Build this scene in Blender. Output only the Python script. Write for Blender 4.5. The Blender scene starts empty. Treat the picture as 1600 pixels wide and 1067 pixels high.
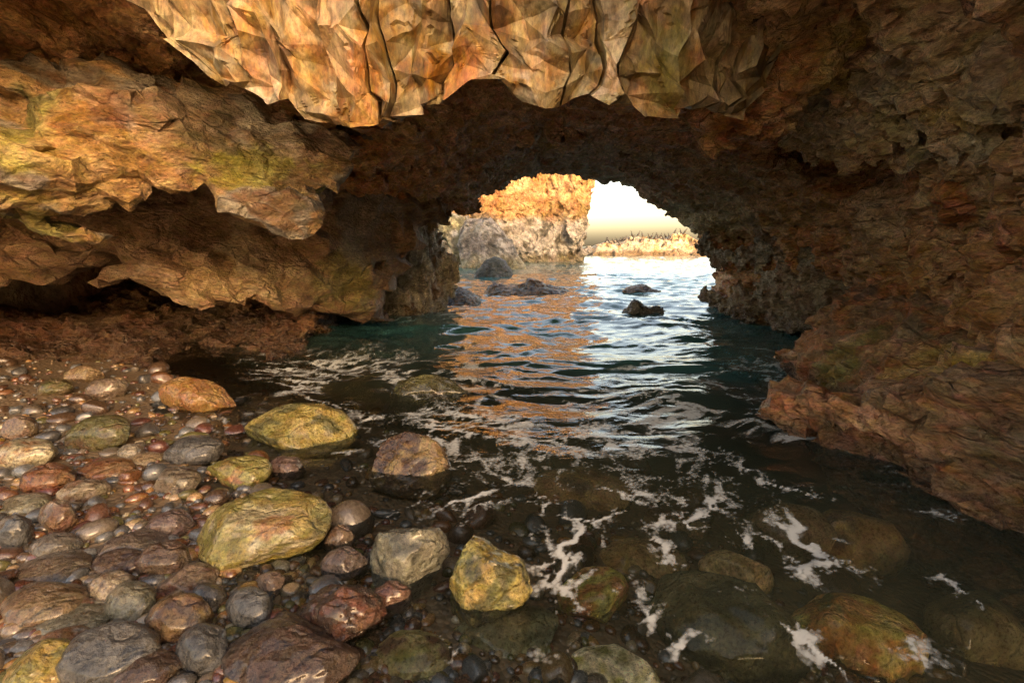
import bpy, bmesh, math, random
import numpy as np
from mathutils import Vector

random.seed(7)
C = bpy.context.scene.collection
SC = bpy.context.scene

# ------------------------------------------------------------------ camera
H = 1.45
FPX = 755.6
TILT = math.atan((533.5 - 385.5) / FPX)
cam_d = bpy.data.cameras.new("camera")
cam = bpy.data.objects.new("camera", cam_d)
C.objects.link(cam)
cam.location = (0, 0, H)
cam.rotation_euler = (math.pi / 2 - TILT, 0, 0)
cam_d.sensor_width = 36
cam_d.lens = 36 * FPX / 1600
cam_d.clip_start = 0.05
cam_d.clip_end = 20000
SC.camera = cam

# ------------------------------------------------------------------ sky, sun, exposure
SUN_EL = math.radians(11)
SUN_AZ = math.radians(152)          # clockwise from +Y (the view direction)
sun_dir = Vector((math.sin(SUN_AZ) * math.cos(SUN_EL), math.cos(SUN_AZ) * math.cos(SUN_EL), math.sin(SUN_EL)))
world = bpy.data.worlds.new("World")
SC.world = world
world.use_nodes = True
nt = world.node_tree
bg = nt.nodes["Background"]
sky = nt.nodes.new("ShaderNodeTexSky")
sky.sky_type = 'NISHITA'
sky.sun_disc = False
sky.sun_elevation = SUN_EL
sky.sun_rotation = SUN_AZ
sky.air_density = 0.85
sky.dust_density = 4.2
sky.ozone_density = 0.1
tint = nt.nodes.new("ShaderNodeMix")
tint.data_type = 'RGBA'
tint.blend_type = 'MULTIPLY'
tint.inputs[0].default_value = 1.0
tint.inputs[7].default_value = (1.0, 0.86, 0.75, 1)
nt.links.new(sky.outputs[0], tint.inputs[6])
nt.links.new(tint.outputs[2], bg.inputs[0])
bg.inputs[1].default_value = 0.15
sl = bpy.data.lights.new("sun", 'SUN')
sl.energy = 0.5
sl.angle = math.radians(0.5)
sl.color = (1.0, 0.60, 0.28)
so = bpy.data.objects.new("sun", sl)
C.objects.link(so)
so.rotation_euler = (-sun_dir).to_track_quat('-Z', 'Y').to_euler()
so.location = (30, -20, 20)
SC.view_settings.view_transform = 'Standard'
SC.view_settings.look = 'None'
SC.view_settings.gamma = 1
SC.view_settings.use_curve_mapping = False
SC.view_settings.exposure = 2.95
SC.cycles.max_bounces = 8
SC.cycles.diffuse_bounces = 4
SC.cycles.glossy_bounces = 4
SC.cycles.transparent_max_bounces = 12
SC.cycles.caustics_reflective = True
SC.cycles.caustics_refractive = False
SC.cycles.sample_clamp_indirect = 6
SC.cycles.use_denoising = True
SC.cycles.denoising_prefilter = 'NONE'
SC.cycles.blur_glossy = 0.5

# ------------------------------------------------------------------ pixel helpers (photo pixels, 1600 x 1067)
cT, sT = math.cos(TILT), math.sin(TILT)
def ray(px, py):
    u = (px - 800) / FPX
    v = (533.5 - py) / FPX
    return np.array([u, cT + v * sT, -sT + v * cT])
def at_y(px, py, y):
    d = ray(px, py)
    return np.array([0, 0, H]) + d * (y / d[1])
def at_z(px, py, z=0.0):
    d = ray(px, py)
    return np.array([0, 0, H]) + d * ((z - H) / d[2])

# ------------------------------------------------------------------ numpy noise
def _h(ix, iy, iz, s):
    n = (ix.astype(np.uint32) * np.uint32(374761393) + iy.astype(np.uint32) * np.uint32(668265263)
         + iz.astype(np.uint32) * np.uint32(2147483647 - 58) + np.uint32((s * 2654435761) & 0xffffffff))
    n = (n ^ (n >> np.uint32(13))) * np.uint32(1274126177)
    n = (n ^ (n >> np.uint32(16))) * np.uint32(2246822519)
    n = n ^ (n >> np.uint32(15))
    return n
def _f(n):
    return (n & np.uint32(0xffff)).astype(np.float32) / 65535.0
def vnoise(p, s=0):
    """value noise, -1..1"""
    b = np.floor(p)
    f = (p - b).astype(np.float32)
    f = f * f * f * (f * (f * 6 - 15) + 10)
    i = b.astype(np.int64)
    r = 0
    for dx in (0, 1):
        wx = f[:, 0] if dx else 1 - f[:, 0]
        for dy in (0, 1):
            wy = f[:, 1] if dy else 1 - f[:, 1]
            for dz in (0, 1):
                wz = f[:, 2] if dz else 1 - f[:, 2]
                r = r + wx * wy * wz * _f(_h(i[:, 0] + dx, i[:, 1] + dy, i[:, 2] + dz, s))
    return r * 2 - 1
ROT = np.array([[0.36, 0.48, -0.8], [-0.8, 0.6, 0.0], [0.48, 0.64, 0.6]])
def fbm(p, octs=4, s=0, gain=0.5, lac=2.03, ridged=False):
    a, r, t = 1.0, 0, 0
    q = np.asarray(p, dtype=np.float64)
    for o in range(octs):
        q = q @ ROT.T + 17.3
        n = vnoise(q, s + o)
        if ridged:
            n = 1 - 2 * np.abs(n)
        r = r + a * n
        t += a
        a *= gain
        q = q * lac
    return r / t
def facets(p, s=0, jitter=0.85, tilt=1.0, step=0.5):
    """broken planar facets: every Voronoi cell is a tilted plane; also returns F2-F1 for the joints"""
    b = np.floor(p).astype(np.int64)
    n = len(p)
    d1 = np.full(n, 9.0, np.float32)
    d2 = np.full(n, 9.0, np.float32)
    val = np.zeros(n, np.float32)
    for dx in (-1, 0, 1):
        for dy in (-1, 0, 1):
            for dz in (-1, 0, 1):
                cx, cy, cz = b[:, 0] + dx, b[:, 1] + dy, b[:, 2] + dz
                h1 = _h(cx, cy, cz, s)
                h2 = _h(cx, cy, cz, s + 101)
                rx, ry = _f(h1), _f(h1 >> np.uint32(16))
                rz, rw = _f(h2), _f(h2 >> np.uint32(16))
                ox = (p[:, 0] - cx - 0.5 - (rx - 0.5) * jitter).astype(np.float32)
                oy = (p[:, 1] - cy - 0.5 - (ry - 0.5) * jitter).astype(np.float32)
                oz = (p[:, 2] - cz - 0.5 - (rz - 0.5) * jitter).astype(np.float32)
                d = ox * ox + oy * oy + oz * oz
                th = rw * 6.2832
                pz = (rx * 7.13 + ry * 3.7) % 1.0 * 2 - 1
                q = np.sqrt(1 - pz * pz)
                v = (ox * q * np.cos(th) + oy * q * np.sin(th) + oz * pz) * tilt + (rw * 5.37 % 1.0 - 0.5) * step
                near = d < d1
                d2 = np.where(near, d1, np.minimum(d2, d))
                val = np.where(near, v, val)
                d1 = np.where(near, d, d1)
    return val, np.sqrt(d2) - np.sqrt(d1)
def sstep(a, b, x):
    t = np.clip((x - a) / (b - a), 0, 1)
    return t * t * (3 - 2 * t)

# ------------------------------------------------------------------ implicit surfaces -> mesh
def tps(pts, vals, lam=1e-3):
    """thin-plate spline through scattered 2D points"""
    pts = np.asarray(pts, float)
    vals = np.asarray(vals, float)
    n = len(pts)
    def k(r2):
        return np.where(r2 > 1e-12, 0.5 * r2 * np.log(np.maximum(r2, 1e-12)), 0)
    K = k(((pts[:, None] - pts[None]) ** 2).sum(-1)) + lam * np.eye(n)
    Pm = np.hstack([np.ones((n, 1)), pts])
    A = np.block([[K, Pm], [Pm.T, np.zeros((3, 3))]])
    w = np.linalg.solve(A, np.concatenate([vals, np.zeros(3)]))
    def f(x, y):
        r = w[n] + w[n + 1] * x + w[n + 2] * y
        for i in range(n):
            r = r + w[i] * k((x - pts[i, 0]) ** 2 + (y - pts[i, 1]) ** 2)
        return r
    return f
def poly_sdf(x, z, poly):
    d = np.full(x.shape, 1e9, np.float32)
    sgn = np.ones(x.shape, bool)
    n = len(poly)
    for i in range(n):
        ax, az = poly[i]
        bx, bz = poly[i - 1]
        ex, ez = bx - ax, bz - az
        wx, wz = x - ax, z - az
        t = np.clip((wx * ex + wz * ez) / (ex * ex + ez * ez + 1e-12), 0, 1)
        qx, qz = wx - ex * t, wz - ez * t
        d = np.minimum(d, qx * qx + qz * qz)
        c1, c2, c3 = z >= az, z < bz, ex * wz > ez * wx
        flip = (c1 & c2 & c3) | (~c1 & ~c2 & ~c3)
        sgn = sgn ^ flip
    d = np.sqrt(d)
    return np.where(sgn, d, -d)
def smax(a, b, k):
    h = np.clip(0.5 + 0.5 * (a - b) / k, 0, 1)
    return b + (a - b) * h + k * h * (1 - h)
def smin(a, b, k):
    return -smax(-a, -b, k)
def up(F, xs, k):
    """linear upsample of axis 0 by k"""
    n = F.shape[0]
    idx = np.arange((n - 1) * k + 1)
    i0 = np.minimum(idx // k, n - 2)
    t = ((idx - i0 * k) / k).astype(np.float32)
    shp = (-1,) + (1,) * (F.ndim - 1)
    return F[i0] * (1 - t).reshape(shp) + F[i0 + 1] * t.reshape(shp), xs[i0] * (1 - t) + xs[i0 + 1] * t
def surface_nets(F, xs, ys, zs):
    S = F < 0
    nx, ny, nz = F.shape
    cnt = np.zeros((nx - 1, ny - 1, nz - 1), np.uint8)
    for dx in (0, 1):
        for dy in (0, 1):
            for dz in (0, 1):
                cnt += S[dx:nx - 1 + dx, dy:ny - 1 + dy, dz:nz - 1 + dz]
    act = (cnt > 0) & (cnt < 8)
    ci, cj, ck = np.nonzero(act)
    vid = np.full(act.shape, -1, np.int32)
    vid[act] = np.arange(len(ci))
    acc = np.zeros((len(ci), 3))
    num = np.zeros(len(ci))
    corners = [(a, b, c) for a in (0, 1) for b in (0, 1) for c in (0, 1)]
    for a in corners:
        for ax in range(3):
            if a[ax]:
                continue
            b = list(a)
            b[ax] = 1
            fa = F[ci + a[0], cj + a[1], ck + a[2]]
            fb = F[ci + b[0], cj + b[1], ck + b[2]]
            m = (fa < 0) != (fb < 0)
            t = np.where(m, fa / np.where(m, fa - fb, 1), 0)
            pt = np.stack([np.full(len(ci), float(v)) for v in a], 1)
            pt[:, ax] += t
            acc += pt * m[:, None]
            num += m
    loc = acc / num[:, None]
    V = np.stack([xs[ci] + loc[:, 0] * (xs[ci + 1] - xs[ci]), ys[cj] + loc[:, 1] * (ys[cj + 1] - ys[cj]),
                  zs[ck] + loc[:, 2] * (zs[ck + 1] - zs[ck])], 1)
    Q = []
    for ax in range(3):
        sl0 = [slice(1, -1)] * 3
        sl0[ax] = slice(0, -1)
        sl1 = [slice(1, -1)] * 3
        sl1[ax] = slice(1, None)
        A, B = S[tuple(sl0)], S[tuple(sl1)]
        for flip, m in ((False, A & ~B), (True, ~A & B)):
            i, j, k = np.nonzero(m)
            idx = [i, j, k]
            for o in range(3):
                if o != ax:
                    idx[o] = idx[o] + 1
            o1, o2 = (ax + 1) % 3, (ax + 2) % 3
            quad = []
            for d1, d2 in ((0, 0), (-1, 0), (-1, -1), (0, -1)):
                c = [v.copy() for v in idx]
                c[o1] += d1
                c[o2] += d2
                quad.append(vid[c[0], c[1], c[2]])
            q = np.stack(quad, 1)
            Q.append(q[:, ::-1] if flip else q)
    return V, np.concatenate(Q)
def vert_normals(V, Q):
    n = np.cross(V[Q[:, 2]] - V[Q[:, 0]], V[Q[:, 3]] - V[Q[:, 1]])
    N = np.zeros_like(V)
    for c in range(4):
        for a in range(3):
            N[:, a] += np.bincount(Q[:, c], n[:, a], len(V))
    return N / np.maximum(np.linalg.norm(N, axis=1, keepdims=True), 1e-9)
def to_mesh(name, V, Q, mat, col=None, parent=None, smooth=True, attrs=None):
    me = bpy.data.meshes.new(name)
    nq = len(Q)
    k = Q.shape[1]
    me.vertices.add(len(V))
    me.vertices.foreach_set("co", np.asarray(V, np.float32).ravel())
    me.loops.add(nq * k)
    me.loops.foreach_set("vertex_index", np.asarray(Q, np.int32).ravel())
    me.polygons.add(nq)
    me.polygons.foreach_set("loop_start", np.arange(0, nq * k, k, dtype=np.int32))
    me.polygons.foreach_set("use_smooth", np.full(nq, smooth))
    me.update(calc_edges=True)
    if col is not None:
        a = me.attributes.new("Col", 'FLOAT_COLOR', 'POINT')
        a.data.foreach_set("color", np.concatenate([col, np.ones((len(V), 1))], 1).astype(np.float32).ravel())
    for an, av in (attrs or {}).items():
        a = me.attributes.new(an, 'FLOAT', 'POINT')
        a.data.foreach_set("value", np.asarray(av, np.float32))
    me.materials.append(mat)
    ob = bpy.data.objects.new(name, me)
    C.objects.link(ob)
    if parent:
        ob.parent = parent
    return ob
def tag(o, label=None, cat=None, group=None, kind=None):
    if label: o["label"] = label
    if cat: o["category"] = cat
    if group: o["group"] = group
    if kind: o["kind"] = kind
    return o
def empty(name, loc=(0, 0, 0)):
    o = bpy.data.objects.new(name, None)
    C.objects.link(o)
    o.location = loc
    return o

# ------------------------------------------------------------------ materials
def mat_new(name):
    m = bpy.data.materials.new(name)
    m.use_nodes = True
    t = m.node_tree
    return m, t, t.nodes, t.links, t.nodes["Principled BSDF"]
def nz(N, L, vec, scale, detail=6, rough=0.6, dist=0.0):
    n = N.new("ShaderNodeTexNoise")
    n.inputs["Scale"].default_value = scale
    n.inputs["Detail"].default_value = detail
    n.inputs["Roughness"].default_value = rough
    n.inputs["Distortion"].default_value = dist
    L.new(vec, n.inputs["Vector"])
    return n.outputs["Fac"]
def mr(N, L, v, a, b, c, d):
    n = N.new("ShaderNodeMapRange")
    n.inputs[1].default_value, n.inputs[2].default_value = a, b
    n.inputs[3].default_value, n.inputs[4].default_value = c, d
    L.new(v, n.inputs[0])
    return n.outputs[0]
def math_(N, L, op, a, b=None):
    n = N.new("ShaderNodeMath")
    n.operation = op
    for i, v in enumerate((a, b)):
        if v is None: continue
        if isinstance(v, (int, float)): n.inputs[i].default_value = v
        else: L.new(v, n.inputs[i])
    return n.outputs[0]
def mixc(N, L, fac, a, b, mode='MIX'):
    n = N.new("ShaderNodeMix")
    n.data_type = 'RGBA'
    n.blend_type = mode
    for i, v in ((0, fac), (6, a), (7, b)):
        if isinstance(v, (int, float)): n.inputs[i].default_value = v
        elif isinstance(v, tuple): n.inputs[i].default_value = v
        else: L.new(v, n.inputs[i])
    return n.outputs[2]
def rock_material(name, scale=1.0, rough=(0.45, 0.8), bump=0.6, wet=True, strata=(1, 1, 1), rot=(0, 0, 0), coat=0.0, objcol=False, spec=0.5, crack=1.6):
    m, t, N, L, B = mat_new(name)
    tc = N.new("ShaderNodeTexCoord")
    mp = N.new("ShaderNodeMapping")
    mp.inputs["Scale"].default_value = strata
    mp.inputs["Rotation"].default_value = rot
    L.new(tc.outputs["Object"], mp.inputs[0])
    vec = mp.outputs[0]
    if objcol:
        oi = N.new("ShaderNodeObjectInfo")
        base = oi.outputs["Color"]
        ad = N.new("ShaderNodeVectorMath")
        ad.operation = 'ADD'
        sc_ = N.new("ShaderNodeVectorMath")
        sc_.operation = 'SCALE'
        sc_.inputs[3].default_value = 50
        cb = N.new("ShaderNodeCombineXYZ")
        L.new(oi.outputs["Random"], cb.inputs[0])
        L.new(oi.outputs["Random"], cb.inputs[2])
        L.new(cb.outputs[0], sc_.inputs[0])
        L.new(sc_.outputs[0], ad.inputs[0])
        L.new(vec, ad.inputs[1])
        vec = ad.outputs[0]
    else:
        at = N.new("ShaderNodeAttribute")
        at.attribute_name = "Col"
        base = at.outputs["Color"]
    big = nz(N, L, vec, 3.2 * scale, 8, 0.65, 0.4)
    fine = nz(N, L, vec, 26 * scale, 8, 0.7)
    speck = nz(N, L, vec, 75 * scale, 4, 0.6)
    f1 = mr(N, L, big, 0.3, 0.7, 0.45, 1.5)
    f2 = mr(N, L, fine, 0.32, 0.68, 0.45, 1.5)
    f = math_(N, L, 'MULTIPLY', f1, f2)
    vm = N.new("ShaderNodeVectorMath")
    vm.operation = 'SCALE'
    L.new(base, vm.inputs[0])
    L.new(f, vm.inputs[3])
    # mineral veins, thin and pale or rusty
    hue = nz(N, L, vec, 6.5 * scale, 5, 0.6, 1.0)
    hs = N.new("ShaderNodeHueSaturation")
    L.new(mr(N, L, hue, 0.3, 0.7, 0.475, 0.525), hs.inputs["Hue"])
    L.new(mr(N, L, big, 0.3, 0.7, 1.15, 0.8), hs.inputs["Saturation"])
    L.new(vm.outputs[0], hs.inputs["Color"])
    dark = mr(N, L, speck, 0.62, 0.72, 0.0, 0.55)
    colr = mixc(N, L, dark, hs.outputs[0], (0.03, 0.022, 0.014, 1))
    L.new(colr, B.inputs["Base Color"])
    rr = mr(N, L, fine, 0.3, 0.7, rough[0], rough[1])
    if wet:
        sx = N.new("ShaderNodeSeparateXYZ")
        L.new(N.new("ShaderNodeNewGeometry").outputs["Position"], sx.inputs[0])
        wz = mr(N, L, sx.outputs[2], 0.15, 1.0, 0.45, 1.0)
        rr = math_(N, L, 'MULTIPLY', rr, wz)
    L.new(rr, B.inputs["Roughness"])
    B.inputs["Specular IOR Level"].default_value = spec
    if coat:
        B.inputs["Coat Weight"].default_value = coat
        B.inputs["Coat Roughness"].default_value = 0.12
    # relief
    vo = N.new("ShaderNodeTexVoronoi")
    vo.feature = 'F1'
    vo.inputs["Scale"].default_value = 14 * scale
    wv = N.new("ShaderNodeVectorMath")
    wv.operation = 'ADD'
    wn = N.new("ShaderNodeTexNoise")
    wn.inputs["Scale"].default_value = 9 * scale
    L.new(vec, wn.inputs["Vector"])
    ws = N.new("ShaderNodeVectorMath")
    ws.operation = 'SCALE'
    ws.inputs[3].default_value = 0.12 / scale
    L.new(wn.outputs["Color"], ws.inputs[0])
    L.new(vec, wv.inputs[0])
    L.new(ws.outputs[0], wv.inputs[1])
    L.new(wv.outputs[0], vo.inputs["Vector"])
    h = math_(N, L, 'ADD', math_(N, L, 'MULTIPLY', vo.outputs["Distance"], 0.55), math_(N, L, 'MULTIPLY', fine, 0.8))
    h = math_(N, L, 'ADD', h, math_(N, L, 'MULTIPLY', speck, 0.22))
    vk = N.new("ShaderNodeTexVoronoi")
    vk.feature = 'DISTANCE_TO_EDGE'
    vk.inputs["Scale"].default_value = crack * scale
    wk = N.new("ShaderNodeVectorMath"); wk.operation = 'SCALE'; wk.inputs[3].default_value = 0.55 / scale
    n5 = N.new("ShaderNodeTexNoise"); n5.inputs["Scale"].default_value = 2.4 * scale; n5.inputs["Detail"].default_value = 6
    L.new(vec, n5.inputs["Vector"]); L.new(n5.outputs["Color"], wk.inputs[0])
    wa = N.new("ShaderNodeVectorMath"); wa.operation = 'ADD'
    L.new(wk.outputs[0], wa.inputs[0]); L.new(vec, wa.inputs[1]); L.new(wa.outputs[0], vk.inputs["Vector"])
    ck = mr(N, L, vk.outputs["Distance"], 0.0, 0.05, 1, 0)
    ck = math_(N, L, 'MULTIPLY', ck, mr(N, L, big, 0.4, 0.6, 0.1, 1))
    h = math_(N, L, 'SUBTRACT', h, math_(N, L, 'MULTIPLY', ck, 0.9 if crack else 0.0))
    mid_ = nz(N, L, vec, 8 * scale, 5, 0.6, 0.5)
    h = math_(N, L, 'ADD', h, math_(N, L, 'MULTIPLY', mid_, 1.6))
    bp = N.new("ShaderNodeBump")
    bp.inputs["Strength"].default_value = bump
    bp.inputs["Distance"].default_value = 0.05 / scale
    L.new(h, bp.inputs["Height"])
    L.new(bp.outputs[0], B.inputs["Normal"])
    return m

M_WALL = rock_material("cave_rock", 1.0, (0.42, 0.8), 1.0, strata=(1, 1, 1.8), rot=(0.2, -0.5, 0), coat=0.0)
M_BLOCK = rock_material("fractured_sandstone", 1.3, (0.5, 0.8), 0.3, strata=(1.3, 1, 0.6))
M_FAR = rock_material("cliff_rock", 0.16, (0.6, 0.9), 0.9, wet=False)
M_REEF = rock_material("weedy_reef_rock", 1.2, (0.3, 0.6), 1.0)
M_BOULDER = rock_material("boulder_rock", 2.2, (0.15, 0.5), 0.9, wet=False, coat=0.5)
M_COBBLE = rock_material("wet_cobble", 2.4, (0.1, 0.3), 0.28, wet=False, coat=0.8, objcol=True, crack=0.0)

# ------------------------------------------------------------------ rock masses
def palette(p, cols, scale, s, contrast=1.6):
    """blend a list of colours by noise"""
    n = fbm(p / scale, 5, s) * contrast * 0.5 + 0.5
    t = np.clip(n, 0, 0.9999) * (len(cols) - 1)
    i = np.minimum(t.astype(int), len(cols) - 2)
    f = sstep(0.25, 0.75, t - i)[:, None]
    cc = np.array(cols)
    return cc[i] * (1 - f) + cc[i + 1] * f
def patches(p, col, items, s=5):
    """patches of lichen, algae or bare stone: (centre, radius, colour, strength)"""
    nn = fbm(p * 2.2, 5, s)
    n2 = fbm(p * 9, 4, s + 40)
    n3 = fbm(p * 30, 3, s + 60)
    for c, r, k, w in items:
        d = np.linalg.norm((p - np.asarray(c)) / np.asarray(r), axis=1) if np.ndim(r) else np.linalg.norm(p - np.asarray(c), axis=1) / r
        m = sstep(1.0, 0.72, d + nn * 0.8 + n2 * 0.5 + 0.12 * n3) * w
        col = col * (1 - m[:, None]) + np.array(k) * m[:, None]
    return col

def split_tris(P, m):
    """every big facet becomes a fine triangle net of its own, so its edges stay crisp"""
    bary = np.array([(a / m, b / m, 1 - (a + b) / m) for a in range(m + 1) for b in range(m + 1 - a)])
    idx = {}
    for a in range(m + 1):
        for b in range(m + 1 - a): idx[(a, b)] = len(idx)
    tf = []
    for a in range(m):
        for b in range(m - a):
            tf.append((idx[(a, b)], idx[(a + 1, b)], idx[(a, b + 1)]))
            if a + b < m - 1: tf.append((idx[(a + 1, b)], idx[(a + 1, b + 1)], idx[(a, b + 1)]))
    V = np.einsum('kb,tbc->tkc', bary, P).reshape(-1, 3)
    Q = (np.array(tf)[None] + (np.arange(len(P)) * len(bary))[:, None, None]).reshape(-1, 3)
    return V, Q
def decimated(V, Q, n_tris):
    o = to_mesh("rock", V, Q, M_WALL)
    md = o.modifiers.new("d", 'DECIMATE')
    md.ratio = min(1.0, n_tris / (2.0 * len(Q)))
    bpy.context.view_layer.update()
    me = o.evaluated_get(bpy.context.evaluated_depsgraph_get()).to_mesh()
    me.calc_loop_triangles()
    co = np.zeros(len(me.vertices) * 3); me.vertices.foreach_get("co", co)
    tr = np.zeros(len(me.loop_triangles) * 3, int); me.loop_triangles.foreach_get("vertices", tr)
    old = o.data
    bpy.data.objects.remove(o); bpy.data.meshes.remove(old)
    return co.reshape(-1, 3), tr.reshape(-1, 3)
def rock_mass(name, fn, lo, hi, h, k, mat, colfn, parent=None, fine=(), grade=None, decim=None):
    """mesh of the implicit solid fn(p) < 0, then finer broken relief pushed along its normals"""
    axes = []
    for a in range(3):
        n = max(3, int(math.ceil((hi[a] - lo[a]) / (h * k))) + 1)
        g = np.linspace(0, 1, n)
        if grade and a == 1:
            r = grade
            g = (np.exp(g * math.log(r)) - 1) / (r - 1)
            n2 = int(n * 0.75)
            g = np.linspace(0, 1, n2)
            g = (np.exp(g * math.log(r)) - 1) / (r - 1)
        axes.append(lo[a] + g * (hi[a] - lo[a]))
    X, Y, Z = np.meshgrid(*axes, indexing='ij')
    P = np.stack([X.ravel(), Y.ravel(), Z.ravel()], 1)
    F = fn(P).reshape(X.shape).astype(np.float32)
    xs, ys, zs = axes
    F, xs = up(F, xs, k)
    F = np.swapaxes(F, 0, 1); F, ys = up(F, ys, k); F = np.swapaxes(F, 0, 1)
    F = np.swapaxes(F, 0, 2); F, zs = up(F, zs, k); F = np.swapaxes(F, 0, 2)
    V, Q = surface_nets(F, xs, ys, zs)
    del F
    lab = np.arange(len(V))                      # drop loose crumbs
    for _ in range(60):
        m = lab[Q].min(1)
        l2 = lab.copy()
        for c in range(4): np.minimum.at(l2, Q[:, c], m)
        l2 = l2[l2]; l2 = l2[l2]
        if (l2 == lab).all(): break
        lab = l2
    cnt_ = np.bincount(lab, minlength=len(V))
    keep = cnt_[lab] > 0.03 * len(V)
    Q = Q[keep[Q].all(1)]
    new = np.cumsum(keep) - 1
    V = V[keep]; Q = new[Q]
    Nn = vert_normals(V, Q)
    base = V.copy()
    for kind, sc, amp, st, seed in fine:
        q = base @ np.asarray(st).T / sc if np.ndim(st) == 2 else base * np.asarray(st) / sc
        if kind == 'f':
            q = q + 0.25 * np.stack([fbm(q * 0.8, 3, seed + 7), fbm(q * 0.8, 3, seed + 8), fbm(q * 0.8, 3, seed + 9)], 1)
            v, e = facets(q, seed)
            V = V + Nn * (amp * (v - 0.5 * sstep(0.12, 0.0, e)))[:, None]
        elif kind == 'r':
            V = V + Nn * (amp * fbm(q, 5, seed, 0.55, ridged=True))[:, None]
        else:
            V = V + Nn * (amp * fbm(q, 5, seed, 0.55))[:, None]
    if decim:
        co, tr = decimated(V, Q, decim[0])
        V, Q = split_tris(co[tr], decim[1])
        sd = decim[3] if len(decim) > 3 else 900
        V = V + decim[2] * np.stack([fbm(V * 3.2, 5, sd + a, 0.6) for a in range(3)], 1) * 2.2
        fc, _ = facets(V / 0.11 + 0.2 * fbm(V * 4, 3, sd + 5)[:, None], sd + 6)
        d_ = np.stack([fbm(V * 0.8, 2, sd + 7 + a) for a in range(3)], 1)
        V = V + (0.5 * decim[2] * fc)[:, None] * d_ * 3
        base, Nn = V, None
    col = colfn(base, Nn)
    o = to_mesh(name, V, Q, mat, col, parent)
    o.data.set_sharp_from_angle(angle=math.radians(38))
    return o

def strata_matrix(dip_deg, az_deg, squash):
    """scale along the bedding normal"""
    a, d = math.radians(az_deg), math.radians(dip_deg)
    n = np.array([math.sin(d) * math.cos(a), math.sin(d) * math.sin(a), math.cos(d)])
    return np.eye(3) + (squash - 1) * np.outer(n, n)

OCHRE = (0.46, 0.25, 0.065)
GOLD = (0.55, 0.33, 0.09)
RUST = (0.30, 0.12, 0.035)
BROWN = (0.20, 0.115, 0.05)
UMBER = (0.11, 0.06, 0.03)
BUFF = (0.50, 0.37, 0.20)
CREAM = (0.60, 0.52, 0.36)
GREY = (0.27, 0.23, 0.17)
MOSS = (0.20, 0.19, 0.035)
LICHEN = (0.36, 0.31, 0.05)
DKGREEN = (0.07, 0.07, 0.02)

cave = empty("sea_cave", (0, 8, 0))
tag(cave, "golden brown sea cave whose arched roof and walls frame the sea", "sea cave", kind="structure")
cave.location = (0, 0, 0)

# --- the chamber and tunnel: walls and roof
ctrl = [
    (580, 220, 6.0), (700, 150, 5.6), (900, 170, 5.8), (1030, 190, 5.5), (1150, 215, 6.0), (600, 60, 5.0), (850, 20, 5.0),
    (600, 300, 7.5), (700, 250, 7.5), (800, 220, 7.3), (900, 240, 8.3), (1000, 235, 7.6), (1100, 270, 7.8),
    (640, 340, 9.5), (720, 330, 10.5), (800, 285, 11.5), (870, 272, 11.8), (930, 268, 11.8), (990, 300, 11.8), (1050, 335, 11.6),
    (1100, 365, 11), (1140, 400, 10.4), (1130, 450, 10.4), (1130, 500, 10.4), (1200, 450, 9.4), (1200, 520, 8.8), (1290, 540, 7.6),
    (1290, 430, 7.6), (1315, 480, 8.6), (1200, 350, 8.2), (1250, 290, 6.7), (1200, 230, 6.2), (1150, 100, 4.6), (1150, 0, 3.6),
    (1300, 190, 7.0), (1240, 190, 6.6), (1350, 160, 6.4), (1370, 230, 6.0), (1300, 250, 6.3), (1300, 90, 4.0), (1300, 0, 3.5), (1400, 300, 4.7), (1400, 400, 4.8), (1350, 450, 5.9), (1450, 150, 3.6),
    (1480, 60, 3.1), (1500, 0, 3.0), (1600, 0, 2.6), (1600, 200, 2.8), (1600, 400, 2.9), (1500, 400, 3.7), (1450, 500, 4.4),
    (1400, 560, 4.9), (1600, 600, 3.0), (1500, 650, 3.8), (1600, 800, 2.9), (1300, 600, 6.0), (1300, 700, 6.0), (1750, 100, 2.0), (1750, 500, 2.1), (1750, 900, 2.1),
    (0, 0, 4.2), (150, 50, 4.4), (0, 100, 4.6), (300, 60, 4.6), (400, 200, 6.0), (0, 300, 6.6), (0, 440, 9.3), (100, 450, 9.3), (0, 570, 5.9), (0, 480, 7.0), (200, 440, 9.6), (200, 490, 7.6), (200, 566, 6.0), (300, 470, 9.4), (400, 480, 9.0),
    (400, 400, 8.5), (400, 505, 7.3), (400, 552, 6.6), (500, 300, 7.5), (550, 450, 8.8), (540, 525, 8.2), (562, 505, 10.5), (580, 400, 10.6), (590, 480, 12), (610, 490, 12),
    (640, 420, 11.5), (700, 480, 12.5), (800, 480, 13), (950, 480, 13), (900, 350, 13), (1050, 450, 13), (800, 700, 13), (950, 1000, 12),
    (0, 750, 5.9), (300, 750, 6.4), (0, 1000, 5.9), (-250, 300, 4.5), (-250, 600, 4.7), (-250, 0, 3.4), (0, -200, 3.2), (400, -200, 3.8), (800, -200, 4.0), (1200, -200, 3.0), (1500, -200, 2.2),
]
cu = [((c[0] - 800) / FPX, (533.5 - c[1]) / FPX) for c in ctrl]
depth_f = tps(cu, [math.log(c[2]) for c in ctrl], 2e-3)
op_px = [(520, 700, 12), (590, 500, 12), (610, 400, 12), (660, 348, 12), (720, 341, 12.5), (762, 324, 12.5), (808, 290, 12.5), (832, 283, 12.5), (880, 290, 12.5),
         (925, 299, 12.8), (950, 308, 12.8), (992, 335, 12.8), (1040, 361, 12.8), (1066, 365, 12.5), (1105, 388, 12), (1112, 402, 12),
         (1120, 440, 11.5), (1112, 470, 11), (1122, 500, 11), (1122, 900, 11)]
op_poly = []
for a, b, c in op_px:
    q = at_y(a, b, c)
    op_poly.append((q[0], q[2]))
ST_R = strata_matrix(24, 20, 2.6)
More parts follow.
